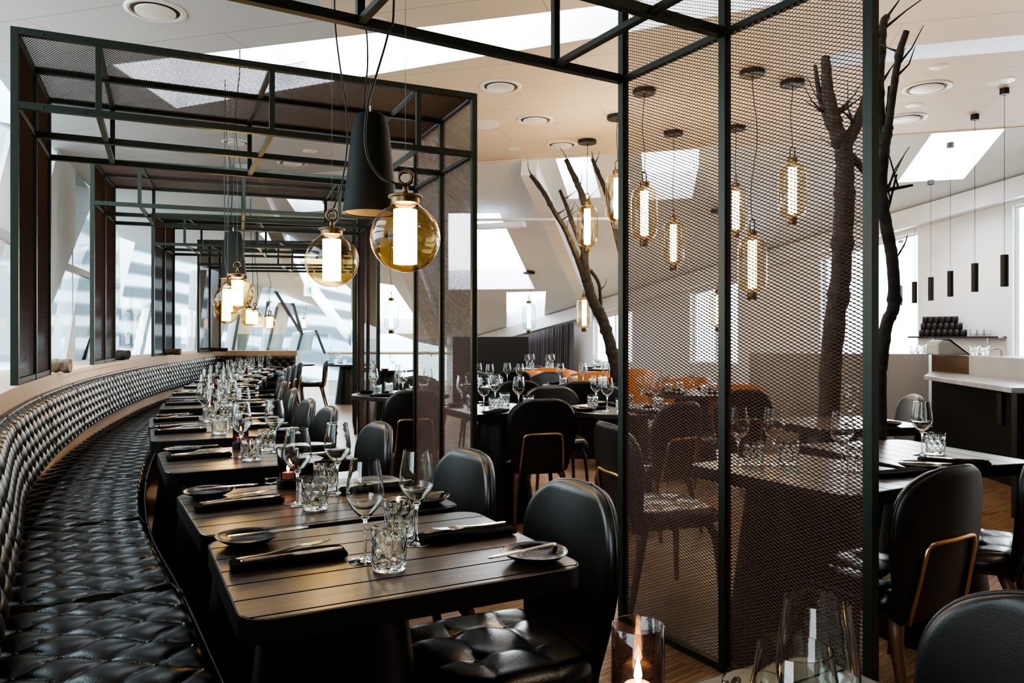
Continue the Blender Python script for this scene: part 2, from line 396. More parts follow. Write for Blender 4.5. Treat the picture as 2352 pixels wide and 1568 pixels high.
for i in range(len(cuts)-1):
    s0, s1 = cuts[i]+.003, cuts[i+1]-.003; ln = s1-s0
    c, d, n = F((s0+s1)/2, .3)
    root = empty('banquette_section', (c.x, c.y, 0))
    tag(root, '%s section of the black tufted leather banquette from the camera' % ordn[i] if i else 'nearest section of the black tufted leather banquette, at the lower left', 'banquette', 'tufted banquette sections under the ledge')
    c3 = Vector((c.x, c.y, 0)); near = c.y < 6
    res = .0085 if near else .014
    W0, W1 = .015, .548; nu = int(ln/res); nv = int((W1-W0)/res); nstrips = max(1, round(ln/.084))
    bpitch = ln/nstrips
    def seat(u, v):
        s = s0+u*ln; off = W0+(W1-W0)*v
        p, d, nn = F(s, off); h = .0165*tuft((off-W0)/.20+(s-s0)/(bpitch*2), (off-W0)/.20-(s-s0)/(bpitch*2))
        e1 = min(s-s0, s1-s); e2 = W1-off
        h *= min(1, e1/.02+.2)*min(1, e2/.03+.1)
        return (p.x-c3.x, p.y-c3.y, .445+h+frontz(e1)*.6+frontz(e2))
    m = MB(); m.grid(seat, nu, nv)
    pr = [(W0,.34),(W0,.44),(W1+.002,.414),(W1+.004,.36),(W1-.02,.34)]
    strip(m, s0+.004, s1-.004, 12, pr)
    for k in range(len(m.v)-13*5, len(m.v)): x, y, z = m.v[k]; m.v[k] = (x-c3.x, y-c3.y, z)
    seatm = m; btn = []
    # piping on the front edge
    m = MB(); m.tube([Vector((*(F(s0+.01+(ln-.02)*t/14, W1+.004)[0]), .418))-c3 for t in range(15)], .006, 6)
    m.build('piping', M_leather, root, smooth=True)
    # buttons
    a = .20; b2 = bpitch*2
    for p in range(-4, 2*nstrips+6):
        for q in range(-nstrips*2-2, 8):
            off = (p+q)/2*a+W0; ss = (p-q)/2*b2+s0
            if W0+.03 < off < W1-.02 and s0+.03 < ss < s1-.03:
                P, _, _ = F(ss, off); btn.append((P.x-c3.x, P.y-c3.y))
    for bx_, by_ in btn: seatm.lathe([(.0005,.006),(.006,.005),(.0095,.002),(.010,-.004)], 12, (bx_, by_, .446))
    seatm.build('seat_cushion', M_leather_seat, root, smooth='auto')
    # backrest
    Z0, Z1 = .580, .925; nz = int((Z1-Z0)/res); na = max(1, round(ln/.14)); pa = ln/na
    def back(u, v):
        s = s0+u*ln; z = Z0+(Z1-Z0)*v
        e1 = min(s-s0, s1-s); e2 = min(Z1-z, z-Z0)
        h = .026*tuft((s-s0)/pa+(z-Z0)/.115, (s-s0)/pa-(z-Z0)/.115)*min(1, e1/.02+.15)*min(1, e2/.03)
        off = .098-.066*v+h+frontz(e1)*.5+frontz(e2)
        p, d, nn = F(s, off); return (p.x-c3.x, p.y-c3.y, z)
    m = MB(); m.grid(back, nu, nz, flip=True)
    strip(m, s0+.004, s1-.004, 14, [(.006,Z0),(.006,Z1-.001),(.026,Z1-.003),(.030,Z1-.012),(.080,Z0)])
    for k in range(len(m.v)-15*5, len(m.v)): x, y, z = m.v[k]; m.v[k] = (x-c3.x, y-c3.y, z)
    m.build('backrest', M_leather, root, smooth='auto')
    m = MB(); m.tube([Vector((*(F(s0+.01+(ln-.02)*t/14, .030)[0]), Z1-.001))-c3 for t in range(15)], .0035, 6)
    m.build('piping', M_leather, root, smooth=True)
    # plinth
    m = MB(); strip(m, s0, s1, 12, [(.01,0),(.01,.34),(.43,.34),(.43,0)])
    m.v = [(x-c3.x, y-c3.y, z) for x, y, z in m.v]; m.build('plinth', M_black, root)
# the short wing of the banquette across the far end
wp, wd, wn = F(STOT)
W_A = Vector((-5.10, 13.0, 0)); W_B = at_z(680, 811, .92); W_B = Vector((-3.72, 13.12, 0))
dW = (W_B-W_A); Lw = dW.length; dW.normalize(); nW = Vector((dW.y, -dW.x, 0))
root = empty('banquette_section', W_A); tag(root, 'short far banquette wing facing the camera at the end of the row', 'banquette', 'tufted banquette sections under the ledge')
def wb(u, v):
    s = u*Lw; z = .56+.37*v; e1 = min(s, Lw-s); e2 = min(.93-z, z-.56)
    h = .03*tuft(s/.14+(z-.56)/.13, s/.14-(z-.56)/.13)*min(1, e1/.02+.1)*min(1, e2/.03)
    return tuple(dW*s+nW*(.14+h+frontz(e1)*.5+frontz(e2))+Vector((0,0,z)))
m = MB(); m.grid(wb, 110, 30); m.add(*(lambda b: (b.v, b.f))(MB().slab([Vector((0,0,.56)),dW*Lw+Vector((0,0,.56)),dW*Lw+Vector((0,0,.93)),Vector((0,0,.93))], nW*.13)))
m.build('backrest', M_leather, root, smooth='auto')
m = MB(); m.slab([nW*.02+Vector((0,0,.34)),dW*Lw+nW*.02+Vector((0,0,.34)),dW*Lw+nW*.02+Vector((0,0,.45)),nW*.02+Vector((0,0,.45))], nW*.5)
m.build('seat_cushion', M_leather_seat, root, bevel=.02)
m = MB(); m.slab([nW*.02,dW*Lw+nW*.02,dW*Lw+nW*.02+Vector((0,0,.34)),nW*.02+Vector((0,0,.34))], nW*.4); m.build('plinth', M_black, root)
m = MB(); m.slab([W_A-dW*.4, W_B, W_B+Vector((0,0,.985)), W_A-dW*.4+Vector((0,0,.985))], -nW*.3); struct(m.build('wall_back', M_ledge))
m = MB(); m.slab([W_A-dW*.4+Vector((0,0,.985)), W_B+Vector((0,0,.985)), W_B+Vector((0,0,1.015)), W_A-dW*.4+Vector((0,0,1.015))], -nW*.32)
tag(m.build('window_ledge', M_ledge), 'short pale wood ledge behind the far banquette wing', 'ledge')

# ------------------------------------------------------------------ expanded metal panels
def expanded(name, W, H, LW=.028, SW=.013, t=.0030, th=.0018):
    nx = int(W/LW)+1; ny = int(H/(SW/2))+1
    ii, jj = np.meshgrid(np.arange(nx), np.arange(ny), indexing='ij')
    cx = ii*LW+(jj % 2)*LW/2; cy = jj*SW/2
    cx = cx.ravel(); cy = cy.ravel()
    keep = (cx > LW*.4) & (cx < W-LW*.4) & (cy > SW*.4) & (cy < H-SW*.4); cx = cx[keep]; cy = cy[keep]
    a, b = LW/2, SW/2
    tx = np.array([-a, 0, a, 0, -.72*a, -.28*a, .28*a, .72*a, .28*a, -.28*a])
    ty = np.array([0, b, 0, -b, 0, .56*b, .56*b, 0, -.56*b, -.56*b])
    tz = np.array([0, 0, 0, 0, 0, -t, -t, 0, t, t])
    tz[1] = t*.0; tz[3] = t*.0
    faces = [(0,4,5,1),(1,5,6),(1,6,7,2),(2,7,8,3),(3,8,9),(3,9,4,0)]+[(4+k, 10+k, 10+(k+1)%6, 4+(k+1)%6) for k in range(6)]
    tx = np.concatenate([tx, tx[4:]]); ty = np.concatenate([ty, ty[4:]]); tz = np.concatenate([tz, tz[4:]+th])
    n = len(cx)
    V = np.empty((n, 16, 3), dtype=np.float32)
    V[:,:,0] = cx[:,None]+tx; V[:,:,1] = cy[:,None]+ty; V[:,:,2] = tz
    V = V.reshape(-1, 3)
    sizes = [len(f) for f in faces]; flat = np.array([i for f in faces for i in f])
    loops = (np.arange(n)[:,None]*16+flat[None,:]).ravel().astype(np.int32)
    tot = np.tile(sizes, n); starts = np.concatenate([[0], np.cumsum(tot)[:-1]]).astype(np.int32)
    me = bpy.data.meshes.new(name)
    me.vertices.add(len(V)); me.vertices.foreach_set('co', V.ravel())
    me.loops.add(len(loops)); me.loops.foreach_set('vertex_index', loops)
    me.polygons.add(len(tot)); me.polygons.foreach_set('loop_start', starts)
    me.update(calc_edges=True); me.validate()
    me.materials.append(M_mesh); return me
PW, PD, PH, ZC, T = 2.41, 1.19, 2.743, 2.383, .034
SILL = 1.015
me_legR = expanded('leg_mesh_tall', PD, PH-.02, th=.0010)
me_legL = expanded('leg_mesh_short', PD, PH-SILL-.02)
me_roof = expanded('roof_mesh', PD, PW, t=.0024, th=.0009)
def portal(x, y, th, label):
    root = empty('mesh_portal', (x, y, 0), R(th)); tag(root, label, 'portal frame', 'steel and mesh portal frames over the banquette')
    def bar(nm, p, q, w=T, h=T, up=(0,0,1)): return MB().bar(p, q, w, h, up).build(nm, M_frame, root, bevel=.0015, seg=1)
    for X, z0 in ((0, SILL), (PW, 0)):
        for Y in (0, PD/2, PD): bar('post', (X,Y,z0), (X,Y,PH+T/2), up=(0,1,0))
        for z, nm in ((PH,'side_rail'),(ZC,'side_rail'),(z0+T/2,'sill_rail')): bar(nm, (X,T/2,z), (X,PD-T/2,z), T*.8, T*.8)
    for Y in (0, PD/2, PD):
        for nm, z in (('top_beam', PH), ('lower_beam', ZC)):
            m = MB().bar((T/2,Y,z), (PW-T/2,Y,z), T)
            for X in (.12, .30, PW-.30, PW-.12):
                b = MB().lathe([(.0001,.0035),(.006,.003),(.007,-.002)], 10); b.xf(Matrix.Translation((X, Y-T/2, z)) @ Matrix.Rotation(R(90), 4, 'X')); m.add(b.v, b.f)
            m.build(nm, M_frame, root)
    for X in (.36, PW/2, PW-.36):
        for Y in (0, PD): bar('strut', (X,Y,ZC+T/2), (X,Y,PH-T/2), T*.85, T*.85, up=(0,1,0))
        for z in (PH, ZC): bar('cross_member', (X,T/2,z), (X,PD-T/2,z), T*.85, T*.7)
    for me, nm, loc, rot in ((me_legR, 'mesh_panel', (PW,0,.01), (R(90),0,R(90))), (me_legL, 'mesh_panel', (0,0,SILL+.01), (R(90),0,R(90))), (me_roof, 'mesh_panel', (PW,0,PH+.004), (0,0,R(90)))):
        o = bpy.data.objects.new(nm, me); COL.objects.link(o); o.parent = root; o.location = loc; o.rotation_euler = rot
    return root
portal(-.978, 1.089, 30.6, 'nearest brown mesh portal, its tall see-through leg filling the right')
portal(-2.44+.015, 3.695, 24.8, 'second mesh portal, whole in view, mesh roof above and left leg on the ledge')
portal(-3.54, 6.39, 20, 'third mesh portal frame, nested inside the second')
portal(-4.36, 9.2, 13, 'fourth mesh portal frame from the camera, small')
portal(-4.86, 11.75, 6, 'farthest mesh portal frame, at the end of the banquette')

# ------------------------------------------------------------------ furniture prototypes
def rrect(w, d, r, n=6):
    pts = []
    for cx, cy, a0 in ((w/2-r,d/2-r,0),(-w/2+r,d/2-r,90),(-w/2+r,-d/2+r,180),(w/2-r,-d/2+r,270)):
        for k in range(n+1):
            g = R(a0+90*k/n); pts.append((cx+r*math.cos(g), cy+r*math.sin(g)))
    return pts
TZ = .745
def ring_band(outer, inner, z0, z1):
    n = len(outer); m = MB(); vs = []
    for z in (z0, z1):
        for P in (outer, inner): vs += [(x, y, z) for x, y in P]
    fs = []
    for i in range(n):
        j = (i+1) % n
        fs += [(i, j, 2*n+j, 2*n+i), (n+j, n+i, 3*n+i, 3*n+j), (2*n+i, 2*n+j, 3*n+j, 3*n+i), (j, i, n+i, n+j)]
    return m.add(vs, fs)
def cone_ped(c=(0,0)):
    return MB().lathe([(.001,0),(.235,0),(.24,.006),(.155,TZ-.05),(.001,TZ-.05)], 48, (c[0], c[1], 0))
def make_table():
    root = empty('dining_table')
    MB().prism(rrect(.72,.61,.055), TZ-.034, TZ).build('tabletop', M_oak, root, bevel=.0015, seg=1)
    ring_band(rrect(.728,.618,.059), rrect(.721,.611,.0555), TZ-.046, TZ-.001).build('edge_band', M_black, root, smooth='auto')
    cone_ped((-.12,0)).build('pedestal', M_cone, root, smooth='auto')
    return root
P_table = Proto(make_table())
def make_round():
    root = empty('round_table')
    rt = .43
    MB().lathe([(.001,TZ-.034),(rt-.004,TZ-.034),(rt,TZ-.03),(rt,TZ-.003),(rt-.003,TZ),(.001,TZ)], 64).build('tabletop', M_roundtop, root, smooth='auto')
    cone_ped().build('pedestal', M_cone, root, smooth='auto'); return root
M_roundtop = pbr('black_oak_top', (.015,.013,.012), .28, 0, var=(6,(.035,.03,.027),(1,14,1)), spec=.6)
P_round = Proto(make_round())

def make_chair():
    root = empty('dining_chair')
    # seat pad: tufted, rounded plan
    def seat(u, v):
        a = u*2-1; b = v*2-1
        x = a*math.sqrt(1-.30*b*b*b*b)*.232; y = b*math.sqrt(1-.26*a*a*a*a)*.222
        e = max(abs(a), abs(b)); edge = -(max(0, e-.82)/.18)**2*.028
        px_, py_ = x/.165, y/.16
        h = .0075*(abs(math.cos(math.pi*px_))*abs(math.cos(math.pi*py_)))**.26 if e < .97 else .0
        pinch = -.009*math.exp(-((abs(px_)-.5)**2+(abs(py_)-.5)**2)*22)
        return (x, y, .452+h*(1-max(0, e-.75)/.25)+edge+pinch+.006*(1-a*a)*(1-b*b))
    m = MB(); m.grid(seat, 56, 56)
    N = 56; idx = [i for i in range(N)]+[(N+1)*j+N for j in range(N)]+[(N+1)*N+N-i for i in range(N)]+[(N+1)*(N-j) for j in range(N)]
    rim = [m.v[i] for i in idx]; n = len(rim); base = len(m.v)
    m.v += [(x*1.01, y*1.01, z-.012) for x, y, z in rim]+[(x*1.0, y*1.0, .395) for x, y, z in rim]+[(x*.9, y*.9, .388) for x, y, z in rim]
    for i in range(n):
        j = (i+1) % n
        m.f.append((idx[i], base+i, base+j, idx[j]) ); m.f.append((base+i, base+n+i, base+n+j, base+j)); m.f.append((base+n+i, base+2*n+i, base+2*n+j, base+n+j))
    m.f.append(tuple(base+2*n+i for i in range(n)))
    s_ = m.build('seat', M_leather_seat, root, smooth=True)
    m = MB()
    for x in (-.0825, .0825):
        for y in (-.08, .08): m.lathe([(.0005,.004),(.006,.003),(.008,-.002)], 10, (x, y, .447))
    m.build('button', M_leather_seat, s_, smooth=True)
    # backrest
    Z0, Z1, ZB = .345, .845, .625
    def hw(z):
        if z < ZB:
            t = (z-Z0)/(ZB-Z0); w = .178+(.240-.178)*(t*t*(3-2*t)*.4+t*.6)
            if z < Z0+.04: w *= (1-((Z0+.04-z)/.04)**2.4*.16)
            return w
        t = min(1, (z-ZB)/(Z1-ZB)); return .240*(max(0, 1-t**3.1))**(1/2.6)
    def cy(x, z):
        t = (z-Z0)/(Z1-Z0); return -.205-.085*t-.012*math.sin(t*math.pi)+.055*(x/.24)**2*(.3+.7*t)
    nu, nv = 36, 44; rows = []
    for j in range(nv+1):
        t = j/nv; t = 1-(1-t)**1.6; rows.append(Z0+(Z1-Z0)*min(t, .9992))
    def surf(side):
        vs = []
        for z in rows:
            w = hw(z)
            for i in range(nu+1):
                a = i/nu*2-1; a = math.sin(a*math.pi/2); x = a*w
                e = min((1-abs(a))*w, Z1-z+.0, z-Z0); th = .024*math.sqrt(max(0, min(1, e/.028)*(2-min(1, e/.028))))+.002
                if side > 0: th += .010*(1-a*a)*math.sin(math.pi*min(1, max(0, (z-Z0)/(Z1-Z0))))
                else: th *= .62
                vs.append((x, cy(x, z)+side*th, z))
        return vs
    F_ = surf(1); B_ = surf(-1)
    def faces(flip):
        fs = []
        for j in range(nv):
            for i in range(nu):
                a = j*(nu+1)+i; q = (a, a+1, a+nu+2, a+nu+1); fs.append(q[::-1] if flip else q)
        return fs
    def rim(): return [i for i in range(nu+1)]+[j*(nu+1)+nu for j in range(1, nv+1)]+[nv*(nu+1)+i for i in range(nu-1, -1, -1)]+[j*(nu+1) for j in range(nv-1, 0, -1)]
    m = MB(); m.add(F_, faces(True)); b0 = len(m.v); r = rim(); m.v += [(F_[i][0], (F_[i][1]*.5+B_[i][1]*.5), F_[i][2]) for i in r]
    for k in range(len(r)): j = (k+1) % len(r); m.f.append((r[k], r[j], b0+j, b0+k))
    bk = m.build('backrest', M_leather, root, smooth=True)
    m = MB(); m.add(B_, faces(False)); b0 = len(m.v); m.v += [(F_[i][0], (F_[i][1]*.5+B_[i][1]*.5), F_[i][2]) for i in r]
    for k in range(len(r)): j = (k+1) % len(r); m.f.append((r[k], b0+k, b0+j, r[j]))
    m.build('back_shell', M_shell, root, smooth=True)
    edge = [Vector((F_[i][0]*1.006, F_[i][1]*.4+B_[i][1]*.6, F_[i][2]+(.001 if F_[i][2] > .6 else 0))) for i in r]
    m = MB(); m.tube(edge[nu+1:]+edge[:0], .0042, 6, cap=False); m.build('piping', M_leather, bk, smooth=True)
    # brass hoop on the rear
    def by(x, z): return cy(x, z)-.024
    pts = [(-.150,.355),(-.146,.42),(-.140,.50),(-.135,.57),(-.131,.595),(-.118,.612),(-.09,.617),(0,.617),(.09,.617),(.118,.612),(.131,.595),(.135,.57),(.140,.50),(.146,.42),(.150,.355)]
    MB().tube([(x, by(x, z), z) for x, z in pts], .0075, 10).build('brass_hoop', M_brass, root, smooth=True)
    # wooden legs with their curved shoulders
    for sx in (-1, 1):
        p = spline([(sx*.05,.15,.382),(sx*.13,.165,.375),(sx*.175,.178,.335),(sx*.188,.190,.25),(sx*.205,.205,.0)], 5)
        MB().tube(p, [.014+.010*math.sin(min(1, k/10)*math.pi*.5)-.012*max(0, (k-8)/12) for k in range(len(p))], 10, flat=.8).build('leg', M_walnut, root, smooth=True)
        p = spline([(sx*.04,-.13,.382),(sx*.115,-.16,.372),(sx*.155,-.185,.33),(sx*.170,-.205,.24),(sx*.195,-.265,.0)], 5)
        MB().tube(p, [.016+.012*math.sin(min(1, k/10)*math.pi*.5)-.016*max(0, (k-8)/12) for k in range(len(p))], 10, flat=.8).build('leg', M_walnut, root, smooth=True)
    MB().prism([(x*.86, y*.86) for x, y in rrect(.44,.42,.09)], .368, .392).build('seat_frame', M_walnut, root, bevel=.004)
    return root
P_chair = Proto(make_chair())

# glassware and place settings
def make_wine():
    g = [(.0005,.0028),(.010,.0032),(.030,.0016),(.0355,.0010),(.037,.0004),(.0365,0),(.001,0)]
    outer = [(.0365,0),(.037,.0012),(.030,.0026),(.012,.0048),(.0052,.010),(.0034,.022),(.0031,.055),(.0034,.080),(.0052,.092),(.0120,.100),(.0230,.111),(.0340,.125),(.0415,.140),(.0428,.150),(.0418,.165),(.0385,.190),(.0345,.212),(.0322,.228)]
    inner = [(.0312,.228),(.0335,.212),(.0375,.190),(.0408,.165),(.0418,.150),(.0405,.140),(.0330,.1265),(.0220,.1130),(.0110,.1030),(.0040,.0985),(.0004,.0980)]
    m = MB(); m.lathe([(.0004,0)]+outer+inner, 40); return m.build('wine_glass', M_glass, None, smooth='auto')
P_wine = Proto(make_wine())
def make_tumbler():
    H, r0 = .092, .040
    rows = [(.0004,0),(.030,0),(.0345,.001),(.0365,.004)]
    zs = [.006+k*.0030 for k in range(23)]
    rows += [(.0372+.0022*z/H, z) for z in zs]+[(.0398,.078),(r0,.086),(r0,H),(.0385,H+.0006),(.0375,H),(.0365,.070),(.0352,.030),(.0340,.018),(.028,.0145),(.0004,.014)]
    def disp(i, r, z, g):
        if 3 < i < 27:
            a = g/(2*math.pi)*10; b = z/.030
            d = min(abs((a+b) % 1-.5), abs((a-b) % 1-.5)); d2 = min(abs((a*2+b*2) % 1-.5), abs((a*2-b*2) % 1-.5))
            return -.0022*max(0, 1-d/.12)-.0012*max(0, 1-d2/.16)
        return 0
    m = MB(); m.lathe(rows, 120, disp=disp); return m.build('cut_glass_tumbler', M_glass, None, smooth='auto')
P_tumb = Proto(make_tumbler())
def make_plate():
    prof = [(.0004,0),(.040,0),(.046,.002),(.068,.013),(.0760,.0195),(.0770,.0205),(.0755,.0212),(.064,.0150),(.048,.0075),(.036,.0062),(.0004,.0060)]
    def d(i, r, z, g): return r*.035*math.sin(3*g+.4)*(1 if r > .05 else .3)
    return MB().lathe(prof, 64, disp=d).build('side_plate', M_plate, None, smooth=True)
P_plate = Proto(make_plate())
def flat_shape(pts2, th, zf=lambda x: 0):   # outline (x along, half width) -> thin solid
    m = MB(); vs = []; n = len(pts2)
    for x, w in pts2:
        z = zf(x); vs += [(x,-w,z),(x,w,z),(x,w*.8,z+th),(x,-w*.8,z+th)]
    fs = [(0,1,2,3)[::-1], tuple((n-1)*4+k for k in range(4))]
    for i in range(n-1):
        for k in range(4): fs.append((i*4+k, i*4+(k+1)%4, (i+1)*4+(k+1)%4, (i+1)*4+k))
    return m.add(vs, fs)
def make_knife(nm='table_knife', k=1.0):
    pts = [(-.110,.0035),(-.105,.0062),(-.09,.0068),(-.05,.0052),(-.01,.0042),(.0,.0045),(.01,.0085),(.05,.0098),(.085,.009),(.105,.005),(.112,.001)]
    return flat_shape([(x*k, w) for x, w in pts], .0028, lambda x: .0).build(nm, M_steel, None, smooth='auto')
P_knife = Proto(make_knife())
P_bknife = Proto(make_knife('butter_knife', .88))
def make_fork():
    zf = lambda x: .004+.010*max(0, x/.1)**2 + .006*math.exp(-((x-.03)/.03)**2)
    pts = [(-.105,.003),(-.10,.0058),(-.085,.0062),(-.04,.0036),(.01,.0028),(.035,.0042),(.045,.0095),(.058,.0112),(.062,.0112)]
    m = flat_shape(pts, .0024, zf)
    for k in range(4):
        y = -.0092+k*.00613
        b = flat_shape([(.060,.0021),(.085,.0018),(.100,.0013),(.106,.0006)], .002, zf); b.xf(Matrix.Translation((0,y,0))); m.add(b.v, b.f)
    return m.build('table_fork', M_steel, None, smooth='auto')
P_fork = Proto(make_fork())
def make_napkin():
    m = MB(); n = 22
    # a long cloth folded in three layers with rolled edges
    def sec(x):
        wob = .002*math.sin(x*37)+.0015*math.sin(x*71+1)
        top = .0185+.002*math.sin(x*23)
        return [(-.038+wob,.001),(-.041+wob,.006),(-.040+wob,.013),(-.034+wob,.0175),(-.020,top*.93),(-.012,top*.80),(-.006,top*.90),(.012,top),(.028,top*1.03),(.036-wob,.0150),(.039-wob,.008),(.037-wob,.001)]
    xs = [-.128+.256*i/n for i in range(n+1)]; vs = []; k = 12
    for i, x in enumerate(xs):
        e = 1 if 0 < i < n else .82
        vs += [(x, y*e*(1+.05*math.sin(x*30)), z*(1 if 0 < i < n else .75)) for y, z in sec(x)]
    fs = [tuple(range(k)), tuple(n*k+j for j in range(k-1, -1, -1))]
    for i in range(n):
        for j in range(k): fs.append((i*k+j, (i+1)*k+j, (i+1)*k+(j+1)%k, i*k+(j+1)%k))
    m.add(vs, fs); return m.build('folded_napkin', M_napkin, None, smooth='auto', sub=1)
P_napkin = Proto(make_napkin())
def make_candle(glassm, nm='candle_holder'):
    root = empty(nm)
    MB().lathe([(.0004,0),(.036,0),(.037,.002),(.037,.026),(.0345,.028),(.0004,.028)], 40).build('base', M_black, root, smooth='auto')
    MB().lathe([(.0335,.028),(.0345,.030),(.0345,.128),(.0335,.129),(.0322,.128),(.0322,.030)], 48, close=True).build('glass_cylinder', glassm, root, smooth=True)
    c = MB().lathe([(.0004,.029),(.019,.029),(.0195,.048),(.017,.050),(.0004,.048)], 24).build('tea_light', M_wax, root, smooth='auto')
    MB().lathe([(.0003,.050),(.0038,.055),(.0055,.062),(.0040,.072),(.0016,.082),(.0002,.088)], 12).build('flame', M_flame, c, smooth=True)
    return root
P_candle = Proto(make_candle(M_purple))

def setting_full(c, th, tdesc, zt=TZ, candle=False, mirror=(False,), who=('banquette', 'chair')):
    ct, st = math.cos(th), math.sin(th); z = zt+.0005; w = (tdesc)
    def W(u, v, dz=0): return (c[0]+u*ct-v*st, c[1]+u*st+v*ct, z+dz)
    j = lambda a: random.uniform(-a, a)
    A, B = who
    # side A
    P_plate.put(W(-.270+j(.006), .232+j(.008)), random.random()*6, 'black side plate, %s side, %s' % (A, w), 'plate', 'black side plates on the tables')
    P_bknife.put(W(-.225+j(.01), .236, .0208), th+R(4+j(8)), 'butter knife on the plate, %s side, %s' % (A, w), 'knife', 'butter knives on the side plates')
    an = th+R(2+j(3)); P_napkin.put(W(-.215, .03), an, 'folded black napkin, %s side, %s' % (A, w), 'napkin', 'folded black napkins on the tables')
    P_knife.put(W(-.212, .012, .0205), an+R(1), 'table knife on the napkin, %s side, %s' % (A, w), 'knife', 'table knives on the napkins')
    P_fork.put(W(-.226, .032, .0195), an+R(9), 'fork on the napkin, %s side, %s' % (A, w), 'fork', 'forks on the napkins')
    P_wine.put(W(-.062+j(.006), -.036+j(.006)), 0, 'empty wine glass, %s side, %s' % (A, w), 'wine glass', 'wine glasses on the tables')
    P_tumb.put(W(-.032+j(.006), -.120+j(.006)), random.random(), 'cut glass tumbler, %s side, %s' % (A, w), 'tumbler', 'cut glass tumblers on the tables')
    # side B
    P_plate.put(W(.285+j(.006), -.215+j(.008)), random.random()*6, 'black side plate, %s side, %s' % (B, w), 'plate', 'black side plates on the tables')
    P_bknife.put(W(.262+j(.01), -.203, .0208), th+R(188+j(8)), 'butter knife on the plate, %s side, %s' % (B, w), 'knife', 'butter knives on the side plates')
    an = th+R(180-5+j(3)); P_napkin.put(W(.225, .035), an, 'folded black napkin, %s side, %s' % (B, w), 'napkin', 'folded black napkins on the tables')
    P_knife.put(W(.215, .050, .0205), an+R(2), 'table knife on the napkin, %s side, %s' % (B, w), 'knife', 'table knives on the napkins')
    P_fork.put(W(.232, .032, .0195), an+R(8), 'fork on the napkin, %s side, %s' % (B, w), 'fork', 'forks on the napkins')
    P_wine.put(W(.092+j(.006), .045+j(.006)), 0, 'empty wine glass, %s side, %s' % (B, w), 'wine glass', 'wine glasses on the tables')
    P_tumb.put(W(.072+j(.006), .135+j(.006)), random.random(), 'cut glass tumbler, %s side, %s' % (B, w), 'tumbler', 'cut glass tumblers on the tables')
    if candle: P_candle.put(W(-.02, .245), 0, 'lit candle in plum glass holder on %s' % w, 'candle holder', 'candle holders on the tables')

tabs = [((-.296,1.776),27.5),((-.615,2.351),30),((-1.101,3.238),28),((-1.547,4.079),26),((-1.821,4.641),25),((-2.245,5.713),22)]
sb = sY(5.35)+1.02
for k in range(7):
    p, d, n = F(sb+k*.98, .93); tabs.append(((p.x, p.y), math.degrees(math.atan2(n.y, n.x))))
for i, (c, th) in enumerate(tabs):
    if c[1] > 12.4: break
    nm = '%s table of the banquette row' % ordn[i]
    P_table.put((c[0], c[1], 0), R(th), '%s dark plank table of the row along the banquette' % ordn[i] + (', largest in view' if i == 0 else ''), 'table', 'plank tables along the banquette')
    u = Vector((math.cos(R(th)), math.sin(R(th))))
    P_chair.put((c[0]+u.x*.31-u.y*.07, c[1]+u.y*.31+u.x*.07, 0), R(th+90+random.uniform(-2, 2)), 'black leather chair at the %s table of the banquette row' % ordn[i], 'chair', 'chairs along the banquette row')
    setting_full(c, R(th), nm, candle=i in (1, 2, 4, 6, 8, 10))

# table at lower right corner with the large glasses
T0 = (.303, .78); th0 = R(28.5)
P_table.put((T0[0], T0[1], 0), th0, 'dark table corner at the bottom right of the photo, carrying the hurricane candle', 'table', 'plank tables by the mesh screen')
P_wine.put((.322, .800, TZ+.0005), 0, 'large wine glass in the bottom right foreground, taller of the two', 'wine glass', 'wine glasses on the tables')
P_wine.put((.252, .675, TZ+.0005), 0, 'lower cropped wine glass at the bottom edge of the photo', 'wine glass', 'wine glasses on the tables')
P_tumb.put((.292, .905, TZ+.0005), 0, 'cut glass tumbler left of the foreground wine glasses, its rim just in view', 'tumbler', 'cut glass tumblers on the tables')
hc = make_candle(M_smoke, 'candle_holder'); hc.location = (.165, .992, TZ+.0005); tag(hc, 'clear smoky hurricane glass with lit candle at the bottom edge of the photo', 'candle holder', 'candle holders on the tables')
P_chair.put((.62, 1.0, 0), R(28.5+90), 'black leather chair back cropped by the bottom right corner', 'chair', 'chairs by the mesh screen')

# right hand group behind the screen
A_th = R(15.5); uA = Vector((math.cos(A_th), math.sin(A_th))); vA = Vector((-uA.y, uA.x))
cA = Vector((1.738, 3.323)); cB = Vector((1.145, 2.865))
P_table.put((cA.x, cA.y, 0), A_th+R(90), 'dark plank table right of the tall mesh leg, with wine glass and tumbler', 'table', 'plank tables by the mesh screen')
P_table.put((cB.x, cB.y, 0), R(30.6-90), 'dark plank table mostly hidden behind the tall mesh leg', 'table', 'plank tables by the mesh screen')
def on(c, th, u, v, dz=0): return (c[0]+u*math.cos(th)-v*math.sin(th), c[1]+u*math.sin(th)+v*math.cos(th), TZ+.0005+dz)
gA = at_z(2118, 1045, TZ); tA = at_z(2150, 1042, TZ)
P_wine.put((gA.x, gA.y, TZ+.0005), 0, 'wine glass beside the tumbler on the table right of the tall mesh leg', 'wine glass', 'wine glasses on the tables')
P_tumb.put((gA.x+.068, gA.y+.02, TZ+.0005), 0, 'cut glass tumbler on the table right of the tall mesh leg', 'tumbler', 'cut glass tumblers on the tables')
pA = at_z(2112, 1076, TZ); P_plate.put((pA.x, pA.y, TZ+.0005), 0, 'black side plate on the table right of the tall mesh leg', 'plate', 'black side plates on the tables')
P_bknife.put((pA.x+.02, pA.y, TZ+.0213), R(-12), 'butter knife on the side plate right of the tall mesh leg', 'knife', 'butter knives on the side plates')
nA = at_z(2190, 1064, TZ); P_napkin.put((nA.x, nA.y, TZ+.0005), R(-20), 'folded black napkin on the table right of the tall mesh leg', 'napkin', 'folded black napkins on the tables')
